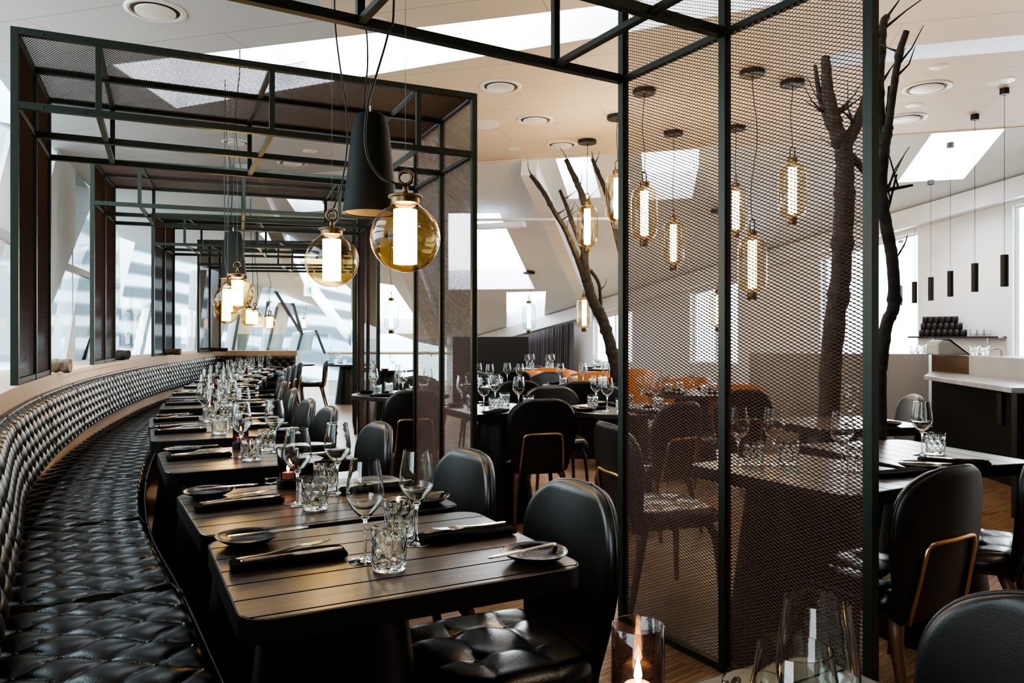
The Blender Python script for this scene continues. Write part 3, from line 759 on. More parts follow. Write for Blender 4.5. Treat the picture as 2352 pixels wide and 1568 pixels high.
P_fork.put((nA.x, nA.y, TZ+.020), R(150), 'fork on the napkin right of the tall mesh leg', 'fork', 'forks on the napkins')
P_knife.put((nA.x+.01, nA.y-.012, TZ+.0208), R(160), 'table knife on the napkin right of the tall mesh leg', 'knife', 'table knives on the napkins')
for k, (u, v) in enumerate(((-.2,.2),(.1,-.12),(-.05,.12))):
    q = on(cB, R(30.6), u*.8, v*.9+.05)
    P_wine.put(q, 0, 'wine glass number %s seen through the tall mesh leg' % ('one from the left','two from the left','three from the left')[k] if False else ('leftmost','middle','rightmost')[(0,2,1)[k]]+' wine glass on the table seen through the tall mesh leg', 'wine glass', 'wine glasses on the tables')
    P_tumb.put((q[0]+.07, q[1]+.03, q[2]), .2*k, ('leftmost','middle','rightmost')[(0,2,1)[k]]+' tumbler on the table seen through the tall mesh leg', 'tumbler', 'cut glass tumblers on the tables')
q = on(cB, R(30.6), .20, -.22); P_napkin.put(q, R(20), 'folded black napkin at the post edge on the half-hidden table', 'napkin', 'folded black napkins on the tables')
chairs_r = [((1.245, 2.62), 30.6, 'black chair seen from behind with brass hoop, right of the tall mesh leg'),
            ((1.78, 3.03), 53, 'black chair at the right edge, its tufted seat showing'),
            ((2.55, 5.35), 80, 'black chair in front of the pale bar, seen from the side'),
            ((.72, 3.66), -72, 'black chair seen whole through the tall mesh leg, its back to the left')]
for (x, y), rz, lb in chairs_r: P_chair.put((x, y, 0), R(rz), lb, 'chair', 'chairs by the mesh screen')
pt = at_z(2020, 1012, TZ); P_table.put((1.98, 4.50, 0), R(12), 'dark plank table beside the chair in front of the bar', 'table', 'plank tables by the mesh screen')
P_wine.put((1.95, 4.35, TZ+.0005), 0, 'wine glass at the edge of the mesh post before the bar', 'wine glass', 'wine glasses on the tables')
P_plate.put((2.15, 4.32, TZ+.0005), 0, 'black side plate on the table before the bar', 'plate', 'black side plates on the tables')

# middle room tables
rounds = [((.80,5.36),'the front round table'),
          ((-.14,8.0),'the middle left round table'),((.75,8.0),'the middle right round table'),
          ((-.99,6.75),'the round table beside the portal leg'),((.45,12.3),'the round table before the curtain'),
          ((1.55,12.3),'the round table by the far window'),((-3.1,14.3),'the last table by the railing'),((1.65,6.95),'the round table under the lanterns'),((-4.15,14.3),'the far left railing table'),
          ((-1.94,11.9),'the tiny table beyond the portal legs')]
for i, (c, nm) in enumerate(rounds):
    P_round.put((c[0], c[1], 0), .3*i, nm.replace('the ', 'black ', 1), 'table', 'round black tables')
    for k in range(4 if c[1] < 9 or i in (4,5) else 2):
        a = R(40+90*k+17*i)+.2; r = .24
        side = ('left front','right front','right back','left back')
        quad = side[int(((math.degrees(a)+180) % 360)//90)]
        w = '%s quarter of %s' % (quad, nm)
        x, y = c[0]+r*math.cos(a), c[1]+r*math.sin(a)
        P_wine.put((x, y, TZ+.0005), 0, 'wine glass on the '+w, 'wine glass', 'wine glasses on the tables')
        P_tumb.put((c[0]+.23*math.cos(a+.42), c[1]+.23*math.sin(a+.42), TZ+.0005), k, 'cut glass tumbler on the '+w, 'tumbler', 'cut glass tumblers on the tables')
        P_plate.put((c[0]+.335*math.cos(a-.42), c[1]+.335*math.sin(a-.42), TZ+.0005), k, 'black side plate on the '+w, 'plate', 'black side plates on the tables')
        if c[1] < 9:
            P_napkin.put((c[0]+.27*math.cos(a+.86), c[1]+.27*math.sin(a+.86), TZ+.0005), a+.86, 'folded black napkin on the '+w, 'napkin', 'folded black napkins on the tables')
P_table.put((-.13, 5.38, 0), R(25+90), 'dark table beside the second portal leg, left of the front rear-view chair', 'table', 'plank tables by the mesh screen')
for k, (u, v, lb) in enumerate(((-.16,-.2,'near left'),(.12,-.16,'near right'),(.1,.2,'far right'),(-.18,.16,'far left'))):
    w = lb+' corner of the table beside the second portal leg'; c_ = (-.13, 5.38)
    def W(a, b): return (c_[0]+a*.906-b*.423, c_[1]+a*.423+b*.906, TZ+.0005)
    P_wine.put(W(u, v), 0, 'wine glass, '+w, 'wine glass', 'wine glasses on the tables')
    P_tumb.put(W(u+.085, v+.02), k, 'tumbler, '+w, 'tumbler', 'cut glass tumblers on the tables')
    if k < 2: P_napkin.put(W(u+.05, v-.09), R(60), 'black napkin, '+w, 'napkin', 'folded black napkins on the tables')
    else: P_plate.put(W(u-.02, v+.08), k, 'black side plate, '+w, 'plate', 'black side plates on the tables')
def face(p, q): return math.degrees(math.atan2(q[1]-p[1], q[0]-p[0]))-90
mids = [((.14,5.22),14,'black chair in full rear view with brass hoop, centre of the photo'),
        ((.90,4.95),38,'black chair cropped by the tall mesh leg post, beside the round table'),
        ((.36,6.02),188,'dark green-black chair back facing the camera behind the front round tables'),
        ((.03,7.32),8,'black rear-view chair with brass hoop, left one of the middle pair'),
        ((.66,7.22),-4,'black rear-view chair with brass hoop, right one of the middle pair'),
        ((-.36,8.35),190,'front-facing chair at the left middle table, half hidden by the portal post'),
        ((.36,8.5),165,'front-facing chair with glossy pale highlights in the middle of the room'),
        ((.0,9.5),5,'small far rear-view chair before the charcoal partition'),
        ((-.80,6.10),12,'rear-view chair cropped by the left post of the second portal leg'),
        ((-.95,7.60),185,'front-facing chair in the gap left of the second portal leg'),
        ((-3.60,13.60),100,'small chair in profile by the glass railing at the far end'),
        ((1.05,6.55),-60,'chair behind the screen under the lanterns'),
        ((1.75,6.1),10,'rear-view chair behind the screen, nearer the tree')]
for (x, y), rz, lb in mids: P_chair.put((x, y, 0), R(rz), lb, 'chair', 'chairs in the middle of the room')

def make_tub():
    root = empty('tub_armchair')
    n = 40; m = MB(); vs = []
    for i in range(n+1):
        a = R(-115+230*i/n); c_, s_ = math.sin(a), -math.cos(a)
        hgt = .80-.14*(abs(i/n-.5)*2)**2
        for r, z in ((.335,.30),(.365,.5),(.375,hgt-.03),(.365,hgt),(.345,hgt),(.330,hgt-.04),(.315,.5),(.30,.30)):
            vs.append((r*c_, r*s_, z))
    fs = []
    for i in range(n):
        for k in range(8): fs.append((i*8+k, i*8+(k+1)%8, (i+1)*8+(k+1)%8, (i+1)*8+k))
    fs += [tuple(range(8)), tuple(n*8+k for k in range(7,-1,-1))]
    m.add(vs, fs); m.build('shell_back', M_orange, root, smooth='auto')
    MB().lathe([(.001,.30),(.28,.30),(.31,.33),(.31,.42),(.28,.45),(.001,.455)], 40).build('seat', M_orange, root, smooth=True)
    for k in range(4):
        a = R(45+90*k); MB().tube([(.2*math.cos(a),.2*math.sin(a),.30),(.24*math.cos(a),.24*math.sin(a),0)], [.018,.012], 8).build('leg', M_walnut, root, smooth=True)
    return root
P_tub = Proto(make_tub())
for (px, Y, rz, lb) in ((1365,10.2,0,'orange tub armchair between the tree trunk and the middle chairs'),(1195,10.6,15,'orange tub armchair before the charcoal partition'),(1275,11.45,-20,'orange tub armchair left of the large orange one'),
                        (1448,11.2,0,'orange tub armchair half hidden by the screen post'),(1560,8.9,20,'orange tub armchair seen through the left mesh bay'),(1670,7.6,-10,'orange tub armchair seen through the mesh beside the middle post')):
    P_tub.put(((px-CX)/FPX*Y, Y, 0), R(rz), lb, 'armchair', 'orange tub armchairs')

# ------------------------------------------------------------------ pendants
def wavy(p, q, amp, n=10, seed=0):
    rr = random.Random(seed); P = []
    a1, a2 = rr.uniform(-1,1)*amp, rr.uniform(-1,1)*amp
    for i in range(n+1):
        t = i/n; b = Vector(p).lerp(Vector(q), t); k = math.sin(t*math.pi)
        P.append(b+Vector((a1*k*math.cos(t*5), a2*k*math.sin(t*4), 0)))
    return P
CZ = 3.5
def ceil_z(x, y):
    d = (x+.44)*.272+(y-9.76)*.962
    return CZ if d < 0 else CZ-.2767*d
def make_globe(cord, seed, path=None):
    root = empty('globe_pendant'); n = 30; prof = []
    for k in range(n+1):
        a = math.pi*(k/n); 
        if a > math.pi-.42: break
        prof.append((max(.0004, .125*math.sin(a)), -.125*math.cos(a)))
    prof += [(.047,.122),(.047,.143)]
    MB().lathe(prof, 56).build('glass_globe', M_globe, root, smooth=True)
    MB().lathe([(.0004,.152),(.058,.150),(.062,.147),(.062,.143),(.050,.141),(.050,.122),(.044,.120),(.0004,.120)], 40).build('brass_collar', M_brassd, root, smooth='auto')
    MB().lathe([(.0004,-.095),(.042,-.095),(.042,.098),(.0004,.098)], 32).build('light_tube', M_glow, root, smooth='auto')
    r = MB(); r.tube([(0,0,.150),(0,0,.192)], [.012,.009], 10)
    c = [(math.sin(2*math.pi*k/24)*.024, 0, .213+math.cos(2*math.pi*k/24)*.024) for k in range(25)]; r.tube(c, .0075, 8, cap=False)
    r.build('hanging_ring', M_brassd, root, smooth=True)
    MB().tube([(0,0,.225),(0,0,cord)], .0009, 5).build('steel_wire', M_wire, root)
    pts = [Vector((0,0,.22)),Vector((.02,.0,.23)),Vector((.05,.02,.35))]+[Vector((.05,.02,.35))+(p-Vector((0,0,0))) for p in wavy((0,0,.12),(-.03,0,cord-.36),.05,8,seed)]
    if path: pts = path
    MB().tube(spline(pts, 5), .0042, 7).build('power_cord', M_black, root, smooth=True)
    return root
M_brassd = pbr('dark_bronze', (.16,.11,.055), .35, .85)
globes = [(931,545,80,'largest amber glass globe pendant, right of the black cone'),(762,598,61,'second largest amber globe pendant, left of the black cone'),
          (545,673,37,'amber globe pendant in front of the smaller black cone'),(523,690,33,'amber globe pendant just left behind the smaller cone globe'),
          (520,715,28,'lowest amber globe pendant below the smaller cone cluster'),(572,728,20,'small amber globe pendant right of the cluster'),
          (586,730,18,'small amber globe pendant overlapping its left neighbour'),(617,741,15,'tiny globe pendant under the tiny far cone'),(622,740,14,'tiny globe pendant behind the tiny far cone'),
          (698,743,11,'farthest tiny globe pendant hanging alone')]
def cordpath(i, p):
    if i > 1: return None
    q = [[(905,-20),(893,70),(868,160),(846,235),(838,310),(846,365),(872,405),(905,420),(926,417)],[(768,-20),(771,70),(782,160),(795,250),(797,340),(785,420),(766,478)]][i]
    P = [at(a, b, p.y-(.06 if i == 0 else 0)) for a, b in q]; P = [Vector((P[0].x, P[0].y, CZ))]+P
    P = [v-p for v in P]; P[-1] = Vector((P[-1].x, 0, P[-1].z)); return P
for i, (px, py, r, lb) in enumerate(globes):
    Y = .25*FPX/(2*r); p = at(px, py, Y); g = make_globe(ceil_z(p.x, p.y)-p.z, i, cordpath(i, p)); g.location = p; g.rotation_euler = (0,0,(0,0,.4,2,1,.3,.8,1.2,2.2,0)[i]) if 1 else (0,0,(.2,1.4,.4,2,1,.3,.8,1.2,2.2,0)[i]); tag(g, lb, 'pendant lamp', 'amber glass globe pendants')
def make_cone(cord, seed):
    root = empty('cone_pendant')
    MB().lathe([(.0004,.43),(.058,.43),(.068,.424),(.074,.40),(.082,.36),(.112,.06),(.120,.012),(.118,.0),(.110,.0)], 56).build('cone_body', M_speaker, root, smooth='auto')
    MB().lathe([(.0004,.003),(.111,.003),(.111,.006),(.0004,.006)], 48).build('grille', M_spkgrille, root)
    MB().lathe([(.0004,.47),(.004,.47),(.004,.445),(.007,.443),(.007,.428),(.0004,.428)], 12).build('cable_fitting', M_chrome, root)
    MB().tube([(0,0,.46),(0,0,cord)], .0009, 5).build('steel_wire', M_wire, root)
    P = [Vector((-.01,-.075,.40)),Vector((-.02,-.09,.36))]+[]
    top = wavy((-.02,-.05,.46),(-.03,0,cord),.06,8,seed)
    MB().tube(spline([Vector((0,0,.435))]+top, 3), .004, 6).build('power_cord', M_black, root, smooth=True)
    return root
for i, (px, pyb, w, lb) in enumerate(((851,490,126,'large black cone pendant between the two big globes'),(536,640,60,'smaller black cone pendant behind the nearer frame'),(575,715,24,'dark cone pendant right of the globe cluster'),(618,729,21,'tiny far black cone pendant'))):
    Y = .24*FPX/w; p = at(px, pyb, Y); g = make_cone(ceil_z(p.x, p.y)-p.z, 20+i); g.location = p; tag(g, lb, 'pendant', 'black cone pendants')
def make_lantern(cord, warm, seed):
    root = empty('lantern_pendant'); gl = M_lantern if warm else M_lantern_c
    prof = [(.04,-.24),(.07,-.232),(.10,-.21),(.115,-.175),(.12,-.13),(.12,.13),(.115,.175),(.10,.21),(.07,.232),(.04,.24)]
    MB().lathe(prof, 40).build('glass_shade', gl, root, smooth=True)
    MB().lathe([(.0004,-.20),(.036,-.20),(.036,.20),(.0004,.20)], 28).build('light_tube', M_glow if warm else M_glow_c, root, smooth='auto')
    MB().lathe([(.0004,.285),(.042,.285),(.046,.28),(.044,.24),(.0004,.24)], 28).build('top_cap', M_brassd, root, smooth='auto')
    MB().lathe([(.0004,-.30),(.040,-.30),(.046,-.28),(.044,-.24),(.0004,-.24)], 28).build('bottom_cap', M_brassd, root, smooth='auto')
    MB().tube([(-.02,0,.285),(-.02,0,.36),(-.012,0,.375),(0,0,.38),(.012,0,.375),(.02,0,.36),(.02,0,.285)], .006, 8).build('handle_loop', M_brassd, root, smooth=True)
    MB().tube(wavy((0,0,.37),(0,0,cord-.02),.05,10,seed), .0035, 5).build('power_cord', M_black, root, smooth=True)
    MB().lathe([(.0004,cord-.04),(.10,cord-.04),(.105,cord-.035),(.105,cord-.001),(.0004,cord-.001)], 32).build('ceiling_canopy', M_black, root, smooth='auto')
    return root
lan = [(1349,520,8.66,1,'lit amber lantern pendant in front of the forked branch'),(1342,718,12.0,1,'amber lantern pendant in front of the curtain end'),(1215,727,13.6,0,'pale clear lantern pendant before the square skylight'),
       (899,724,12.4,0,'aqua glass lantern pendant in the gap between portal posts'),(1418,455,7.7,1,'amber lantern pendant cut by the left post of the tall mesh leg'),
       (1480,490,6.9,1,'leftmost lit lantern seen through the tall mesh leg'),(1547,558,8.3,1,'second lit lantern from the left seen through the mesh'),(1690,482,8.1,1,'lit lantern just right of the middle post, seen through the mesh'),
       (1820,437,6.67,1,'highest lit lantern on the right, seen through the mesh'),(1728,607,6.41,1,'largest lit lantern seen through the right mesh bay'),(1650,712,10.6,1,'lowest small lantern seen through the mesh, left of the middle post')]
for i, (px, py, Y, w, lb) in enumerate(lan):
    p = at(px, py, Y); g = make_lantern(ceil_z(p.x, p.y)-p.z, w, 40+i); g.location = p; g.rotation_euler = (0,0,i*.7); tag(g, lb, 'pendant lamp', 'glass lantern pendants')
def make_tubep(cord):
    root = empty('cylinder_pendant')
    MB().lathe([(.025,.0),(.0335,.0),(.0335,.285),(.031,.288),(.0004,.288)], 28).build('cylinder_shade', M_black, root, smooth='auto')
    MB().lathe([(.0004,.008),(.028,.008),(.028,.01),(.0004,.01)], 20).build('bulb', M_bulb, root)
    MB().tube([(0,0,.285),(0,0,cord)], .0022, 5).build('cord', M_black, root)
    MB().lathe([(.0004,cord-.055),(.038,cord-.055),(.038,cord-.001),(.0004,cord-.001)], 24).build('ceiling_canopy', M_black, root, smooth='auto'); return root
M_bulb = emis('spot_bulb', (1,.55,.35), 3)
for i, (px, py, Y, lb) in enumerate(((2307,658,6.86,'nearest'),(2239,670,7.66,'second'),(2183,681,8.5,'third'),(2138,690,9.35,'fourth'),(2100.5,696,10.2,'fifth'),(2068.5,701,11.1,'sixth and farthest'))):
    p = at(px, py, Y); g = make_tubep(ceil_z(p.x, p.y)-p.z); g.location = p; tag(g, '%s slim black cylinder pendant above the bar, counted from the right' % lb, 'pendant lamp', 'slim black cylinder pendants above the bar')

# ------------------------------------------------------------------ room shell
def inside(p, poly):
    x, y = p; c = False; n = len(poly)
    for i in range(n):
        x1, y1 = poly[i]; x2, y2 = poly[(i+1)%n]
        if (y1 > y) != (y2 > y) and x < (x2-x1)*(y-y1)/(y2-y1)+x1: c = not c
    return c
def holed(outer, holes, fn, name, mat, reveal=None, rmat=None):
    pts = list(outer); ed = [(i, (i+1) % len(outer)) for i in range(len(outer))]
    for h in holes:
        b = len(pts); pts += h; ed += [(b+i, b+(i+1) % len(h)) for i in range(len(h))]
    V, E, Fc, *_ = geometry.delaunay_2d_cdt([Vector(p) for p in pts], ed, [], 0, 1e-5)
    fs = []
    for f in Fc:
        c = sum((Vector(V[i]) for i in f), Vector((0,0)))/len(f)
        if inside(c, outer) and not any(inside(c, h) for h in holes): fs.append(tuple(f))
    m = MB(); m.add([fn(*v) for v in V], fs); 
    o = m.build(name, mat)
    if reveal:
        rv = MB()
        for h in holes:
            n = len(h); P = [Vector(fn(*q)) for q in h]
            rv.add(P+[p+Vector(reveal) for p in P], [(i, (i+1)%n, n+(i+1)%n, n+i) for i in range(n)])
        k = rv.build('skylight_reveals', rmat or mat, o)
    return o
# floor
m = MB(); m.add([(-9,-3.5,0),(10,-3.5,0),(10,22,0),(-9,22,0)], [(0,1,2,3)]); struct(m.build('floor', M_floor))
# facade line (left glazing) and the oblique far glazing
G = [(-1.75,-.6),(-3.0,3.1),(-4.42,6.5),(-5.43,8.9),(-6.23,11.2),(-6.95,13.4)]
GE = [(-6.95,13.4),(-2.4,19.2)]
e_dir = Vector((.962,-.272))
E1 = Vector((-.44,9.76)); EL = E1-e_dir*6.15; ER = E1+e_dir*11.5
slotL = [(-3.3,6.26),(-.85,5.56),(.55,5.16),(2.6,4.55),(2.55,4.75),(.79,5.62),(-1.29,6.54),(-3.3,7.45)]
slotR = [(2.55,6.02),(5.9,5.0),(6.0,5.42),(2.6,6.32)]
outer = [(EL.x, EL.y),(ER.x, ER.y),(10,-3.5),(-1.6,-3.5),(-1.75,-.6),(-3.0,3.1),(-4.42,6.5),(-5.43,8.9)]
cut = [(x, y) for x, y in outer]
# one ceiling, two tints: daylight painted left, lamp warmth right, meeting on a seam
seam = lambda y: -1.15
left_poly = [(EL.x, EL.y),(E1.x-.9*.962+.0, E1.y+.9*.272),(-1.29,9.995),(-1.29,-3.5),(-1.6,-3.5),(-1.75,-.6),(-3.0,3.1),(-4.42,6.5),(-5.43,8.9)]
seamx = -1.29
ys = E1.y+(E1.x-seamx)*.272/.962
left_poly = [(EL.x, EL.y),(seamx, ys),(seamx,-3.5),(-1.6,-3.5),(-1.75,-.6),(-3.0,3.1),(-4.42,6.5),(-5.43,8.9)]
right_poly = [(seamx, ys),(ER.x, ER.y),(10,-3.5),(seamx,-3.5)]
ynear = lambda x: 6.26+(x+3.3)*(5.56-6.26)/2.45
slot_l = [(-3.3,6.26),(seamx-.001,ynear(seamx)),(seamx-.001,6.54),(-3.3,7.45)]
slot_r = [(seamx+.001,ynear(seamx)),(-.85,5.56),(.55,5.16),(2.6,4.55),(2.55,4.75),(.79,5.62),(seamx+.001,6.54)]
o1 = holed(left_poly, [slot_l], lambda x, y: (x, y, CZ), 'ceiling', M_ceil_daylit); struct(o1)
o2 = holed(right_poly, [slot_r, slotR], lambda x, y: (x, y, CZ), 'ceiling', M_ceil_lamplit); struct(o2)
rv = MB()
for h in (slotL, slotR):
    n = len(h); P = [Vector((x, y, CZ)) for x, y in h]; up = Vector((0,0,1.0))
    rv.add(P+[p+up for p in P], [(i, (i+1)%n, n+(i+1)%n, n+i) for i in range(n)])
struct(rv.build('trim_1', M_white))
# ceiling edge fascia along the end of the flat ceiling
m = MB(); m.bar((EL.x, EL.y, CZ+.02), (ER.x, ER.y, CZ+.02), .03, .06); struct(m.build('trim_2', M_ceil_lamplit))
# recessed hatch panels on the slot's far wall
for px0, py0, px1, py1, Y in ((1045,40,1172,70,6.2),(612,110,708,150,7.0)):
    a = at(px0, py0, Y); b = at(px1, py1, Y)
    d = Vector((1.35,-.6,0)).normalized()
    q = at((px0+px1)/2, (py0+py1)/2, 6.1 if px0 > 900 else 6.75); 
    t = MB(); w = .24 if px0 > 900 else .19
    t.slab([q-d*w+Vector((0,0,-.07)), q+d*w+Vector((0,0,-.07)), q+d*w+Vector((0,0,.12)), q-d*w+Vector((0,0,.12))], Vector((.4,.9,0)).normalized()*.02)
    tag(t.build('access_panel', M_tile, None, bevel=.004), 'flat grey access panel in the white skylight slot, %s' % ('right one above the portal' if px0 > 900 else 'left one behind the hanging cord'), 'panel')
# the sloped ceiling beyond
def slope_hit(px, py):
    r = ray(px, py)                        # z = CZ - k*((x-E1x)*.272+(y-E1y)*.962)
    k = .2767; A = r.z + k*(r.x*.272+r.y*.962)
    t = (CZ-EYE+k*(E1.x*.272+E1.y*.962))/A
    return (r.x*t, r.y*t)
def slope_pt(x, y): return (x, y, CZ-.2767*((x-E1.x)*.272+(y-E1.y)*.962))
W0 = Vector((6.2,9.2)); W1 = Vector((-.48,18.0)); dWl = (W1-W0).normalized()
sky = [[(1030,490),(1147,490),(1228,663),(1030,665)],[(1163,671),(1254,669),(1250,726),(1164,755)],[(1276,364),(1355,360),(1380,453),(1307,457)],
       [(1472,346),(1612,341),(1590,455),(1482,460)],[(655,452),(735,456),(752,483),(680,488)],[(596,536),(640,526),(720,575),(806,665),(806,796),(655,604)],
       [(868,650),(905,655),(950,722),(950,766),(868,766)],[(2142,305),(2310,294),(2213,411),(2061,419)],[(1750,300),(1830,296),(1790,400),(1735,410)]]
holes = [[slope_hit(*p) for p in q] for q in sky[:5]+sky[5:8]]
Wext = W1-dWl*(-2.2)
outer = [(EL.x, EL.y),(ER.x, ER.y),(W0.x-dWl.x*3, W0.y-dWl.y*3),(W1.x+dWl.x*2.0, W1.y+dWl.y*2.0),(-2.4,19.2),(-6.95,13.4),(-6.23,11.2)]
o = holed(outer, holes, slope_pt, 'ceiling', M_slope, reveal=(0,.03,.38), rmat=M_white); struct(o)
# window bars across the big skylight
def slope_bar(a, b, w, h, drop, name, mat, st=True):
    p = Vector(slope_pt(*slope_hit(*a)))-Vector((0,0,drop)); q = Vector(slope_pt(*slope_hit(*b)))-Vector((0,0,drop))
    o = MB().bar(p, q, w, h).build(name, mat); 
    if st: struct(o)
    return o
slope_bar((1215,366),(1352,700), .20, .22, .10, 'trim_3', M_beam)
slope_bar((1097,640),(1226,640), .02, .02, -.30, 'trim_4', M_white)
slope_bar((930,560),(1010,770), .34, .25, .12, 'trim_5', M_beam)
slope_bar((560,345),(690,640), .22, .2, .10, 'trim_6', M_beam)
slope_bar((1630,330),(1760,620), .25, .22, .10, 'trim_7', M_beam)
t1 = slope_bar((1097,470),(1424,466), .05, .035, .22, 'cable_tray', M_white, False); tag(t1, 'thin white cable tray running below the sloped ceiling', 'cable tray')
t2 = slope_bar((1097,487),(1205,480), .16, .07, .22, 'air_grille', M_white, False); tag(t2, 'white linear air grille above the large skylight', 'vent')
# oblique right/far wall with windows and curtain
def wall_s(px):                            # position along the wall line for an image column
    k = (px-CX)/FPX; return ((W0.x-k*W0.y)/(k*dWl.y-dWl.x))
def wall_pt(s, z): return (W0.x+dWl.x*s, W0.y+dWl.y*s, z)
def wall_top(s): p = wall_pt(s, 0); return slope_pt(p[0], p[1])[2]
ws = []
for a, b, sill in ((1362,1452,.75),(1585,1695,.8),(1885,2108,.9),(2326,2470,.9)):
    s1, s0 = wall_s(a), wall_s(b); ws.append([(s0,sill),(s1,sill),(s1,wall_top(s1)-.28),(s0,wall_top(s0)-.28)])
sA, sB = -3.2, (W1-W0).length+2.0
outer = [(sA,0),(sB,0),(sB,wall_top(sB)+.02),(sA,min(CZ,wall_top(sA))+.02)]
o = holed(outer, ws, wall_pt, 'wall_right', M_white, reveal=(.09,.07,0), rmat=M_white); struct(o)
for i, h in enumerate(ws):
    m = MB(); P = [Vector(wall_pt(*q))+Vector((.08,.06,0)) for q in h]; m.add(P, [(0,1,2,3)])
    w = m.build('window_%d' % (i+1), M_pane); struct(w)
    m = MB(); 
    for j in range(4): m.bar(P[j], P[(j+1)%4], .05)
    m.bar((P[0]+P[1])/2, (P[2]+P[3])/2, .035); m.build('window_frame', M_beam, w)
# long white box beam where slope meets wall
p = Vector(wall_pt(-2.5, 0)); q = Vector(wall_pt(sB-1.2, 0)); off = Vector((-dWl.y, dWl.x, 0)).normalized()
if off.y > 0: off = -off
pz = wall_top(-2.5); qz = wall_top(sB-1.2)
struct(MB().bar(p+off*.1+Vector((0,0,pz-.10)), q+off*.1+Vector((0,0,qz-.10)), .2, .24).build('trim_8', M_beam))
# curtain on the wall
def curtain(px0, px1, rails, zb, name, lb):
    s0, s1 = wall_s(px0), wall_s(px1); n = 260; m = MB(); vs = []
    for j in range(7):
        for i in range(n+1):
            s = s0+(s1-s0)*i/n; w = .045*math.sin(i*.62)+.02*math.sin(i*.23+j*.2); 
            zt = wall_top(s)-.3; z = zb+(zt-zb)*j/6; k = 1-.45*(j/6)**3
            p = Vector(wall_pt(s, z))+off*(.32+w*k); vs.append(p)
    fs = [(j*(n+1)+i, j*(n+1)+i+1, (j+1)*(n+1)+i+1, (j+1)*(n+1)+i) for j in range(6) for i in range(n)]
    m.add(vs, fs); o = m.build(name, M_curtain, None, smooth=True, solid=.006); tag(o, lb, 'curtain')
curtain(1182, 1342, 0, .02, 'curtain', 'dark pleated curtain hanging below the slanting wall top')
# charcoal partition


m = MB(); xa = (1040-CX)/FPX*13.6; xb = (1214-CX)/FPX*13.6; m.box(((xa+xb)/2, 13.6, .629), (xb-xa, .08, 1.258)); tag(m.build('partition', M_dark, None, bevel=.004), 'low charcoal partition wall left of the curtain', 'partition')

# left and far glazing: panes, mullions, raking columns
def seg_hit(px, py, a, b):
    a = Vector(a); b = Vector(b); d = b-a; r = ray(px, py)
    s_ = (a.x*r.y-a.y*r.x)/(d.y*r.x-d.x*r.y) ; k = (a.x+d.x*s_)/r.x if abs(r.x) > 1e-6 else (a.y+d.y*s_)/r.y
    return Vector((r.x*k, r.y*k, EYE+r.z*k))
def col_poly(poly, a, b, name, mat, thick=.22, label=None):
    P = [seg_hit(px, py, a, b) for px, py in poly]; a = Vector(a); b = Vector(b); d = (b-a).normalized(); nrm = Vector((-d.y, d.x, 0))
    if nrm.x > 0: nrm = -nrm
    if a.y > 13 and nrm.y < 0: nrm = -nrm
    P = [Vector((p.x, p.y, max(.02, p.z))) for p in P]
    o = MB().slab(P, nrm*thick).build(name, mat); struct(o); return o
Gs = ((-3.0,3.1),(-6.23,11.2))
tn = 9
def T_(): 
    global tn; tn += 1; return 'trim_%d' % tn
gl = 0
for i in range(len(G)-1):
    a, b = G[i], G[i+1]; m = MB(); top = CZ if b[1] < 11 else None
    z = lambda p: min(CZ, ceil_z(*p))
    m.add([(a[0],a[1],0),(b[0],b[1],0),(b[0],b[1],z(b)),(a[0],a[1],z(a))], [(0,1,2,3)])
    w = m.build('window_%d' % (5+i), M_pane); struct(w)
    fr = MB(); n = max(1, round((Vector(b)-Vector(a)).length/1.1))
    for k in range(n):
        x = a[0]+(b[0]-a[0])*k/n; y = a[1]+(b[1]-a[1])*k/n; fr.box((x, y, z((x,y))/2), (.012,.012,z((x,y))), 0)
    fr.bar((a[0],a[1],2.15),(b[0],b[1],2.15), .05, .09)
    fr.build('window_frame', M_panelgrey, w)
a, b = GE; m = MB(); m.add([(a[0],a[1],0),(b[0],b[1],0),(b[0],b[1],ceil_z(*b)),(a[0],a[1],ceil_z(*a))], [(0,1,2,3)])
w = m.build('window_10', M_pane); struct(w)
ga, gb = (-3.0-.05,3.1),(-6.23-.05,11.2)
col_poly([(150,262),(262,290),(235,400),(207,480),(182,540),(117,707),(50,830),(50,560),(115,418),(139,322)], ga, gb, T_(), M_panelgrey, .2)
col_poly([(205,560),(214,600),(206,740),(186,850),(148,850),(172,700),(188,600)], ga, gb, T_(), M_beam, .2)
col_poly([(206,740),(209,740),(187,850),(183,850)], ga, gb, T_(), M_mull, -.05)
col_poly([(352,560),(352,835),(322,835),(350,693)], ga, gb, T_(), M_beam, .25)
col_poly([(348,690),(351,690),(322,828),(318,828)], ga, gb, T_(), M_mull, -.05)
col_poly([(275,480),(330,480),(290,640),(276,700)], ga, gb, T_(), M_panelgrey, .2)
col_poly([(0,420),(30,300),(60,310),(25,520),(0,600)], ga, gb, T_(), M_beam, .2)
col_poly([(403,540),(428,540),(404,700)], ga, gb, T_(), M_beam, .2)
ea, eb = GE
for pl in ([(532,812),(562,812),(610,634),(588,622),(548,723)], [(612,812),(644,812),(671,696),(640,694),(634,706)], [(680,812),(713,812),(723,759),(692,764)], [(482,812),(500,812),(548,622),(505,622)], [(446,812),(452,812),(475,620),(455,620)]):
    col_poly(pl, ea, eb, T_(), M_beam, .3)
for pl in ([(546,722),(549,722),(534,812),(530,812)], [(633,704),(636,704),(613,812),(610,812)], [(690,766),(693,766),(681,812),(678,812)], [(607,634),(611,632),(692,764),(689,766)], [(669,696),(673,696),(694,768),(691,770)], [(722,758),(725,758),(746,812),(743,812)]):
    col_poly(pl, ea, eb, T_(), M_mull, -.05)
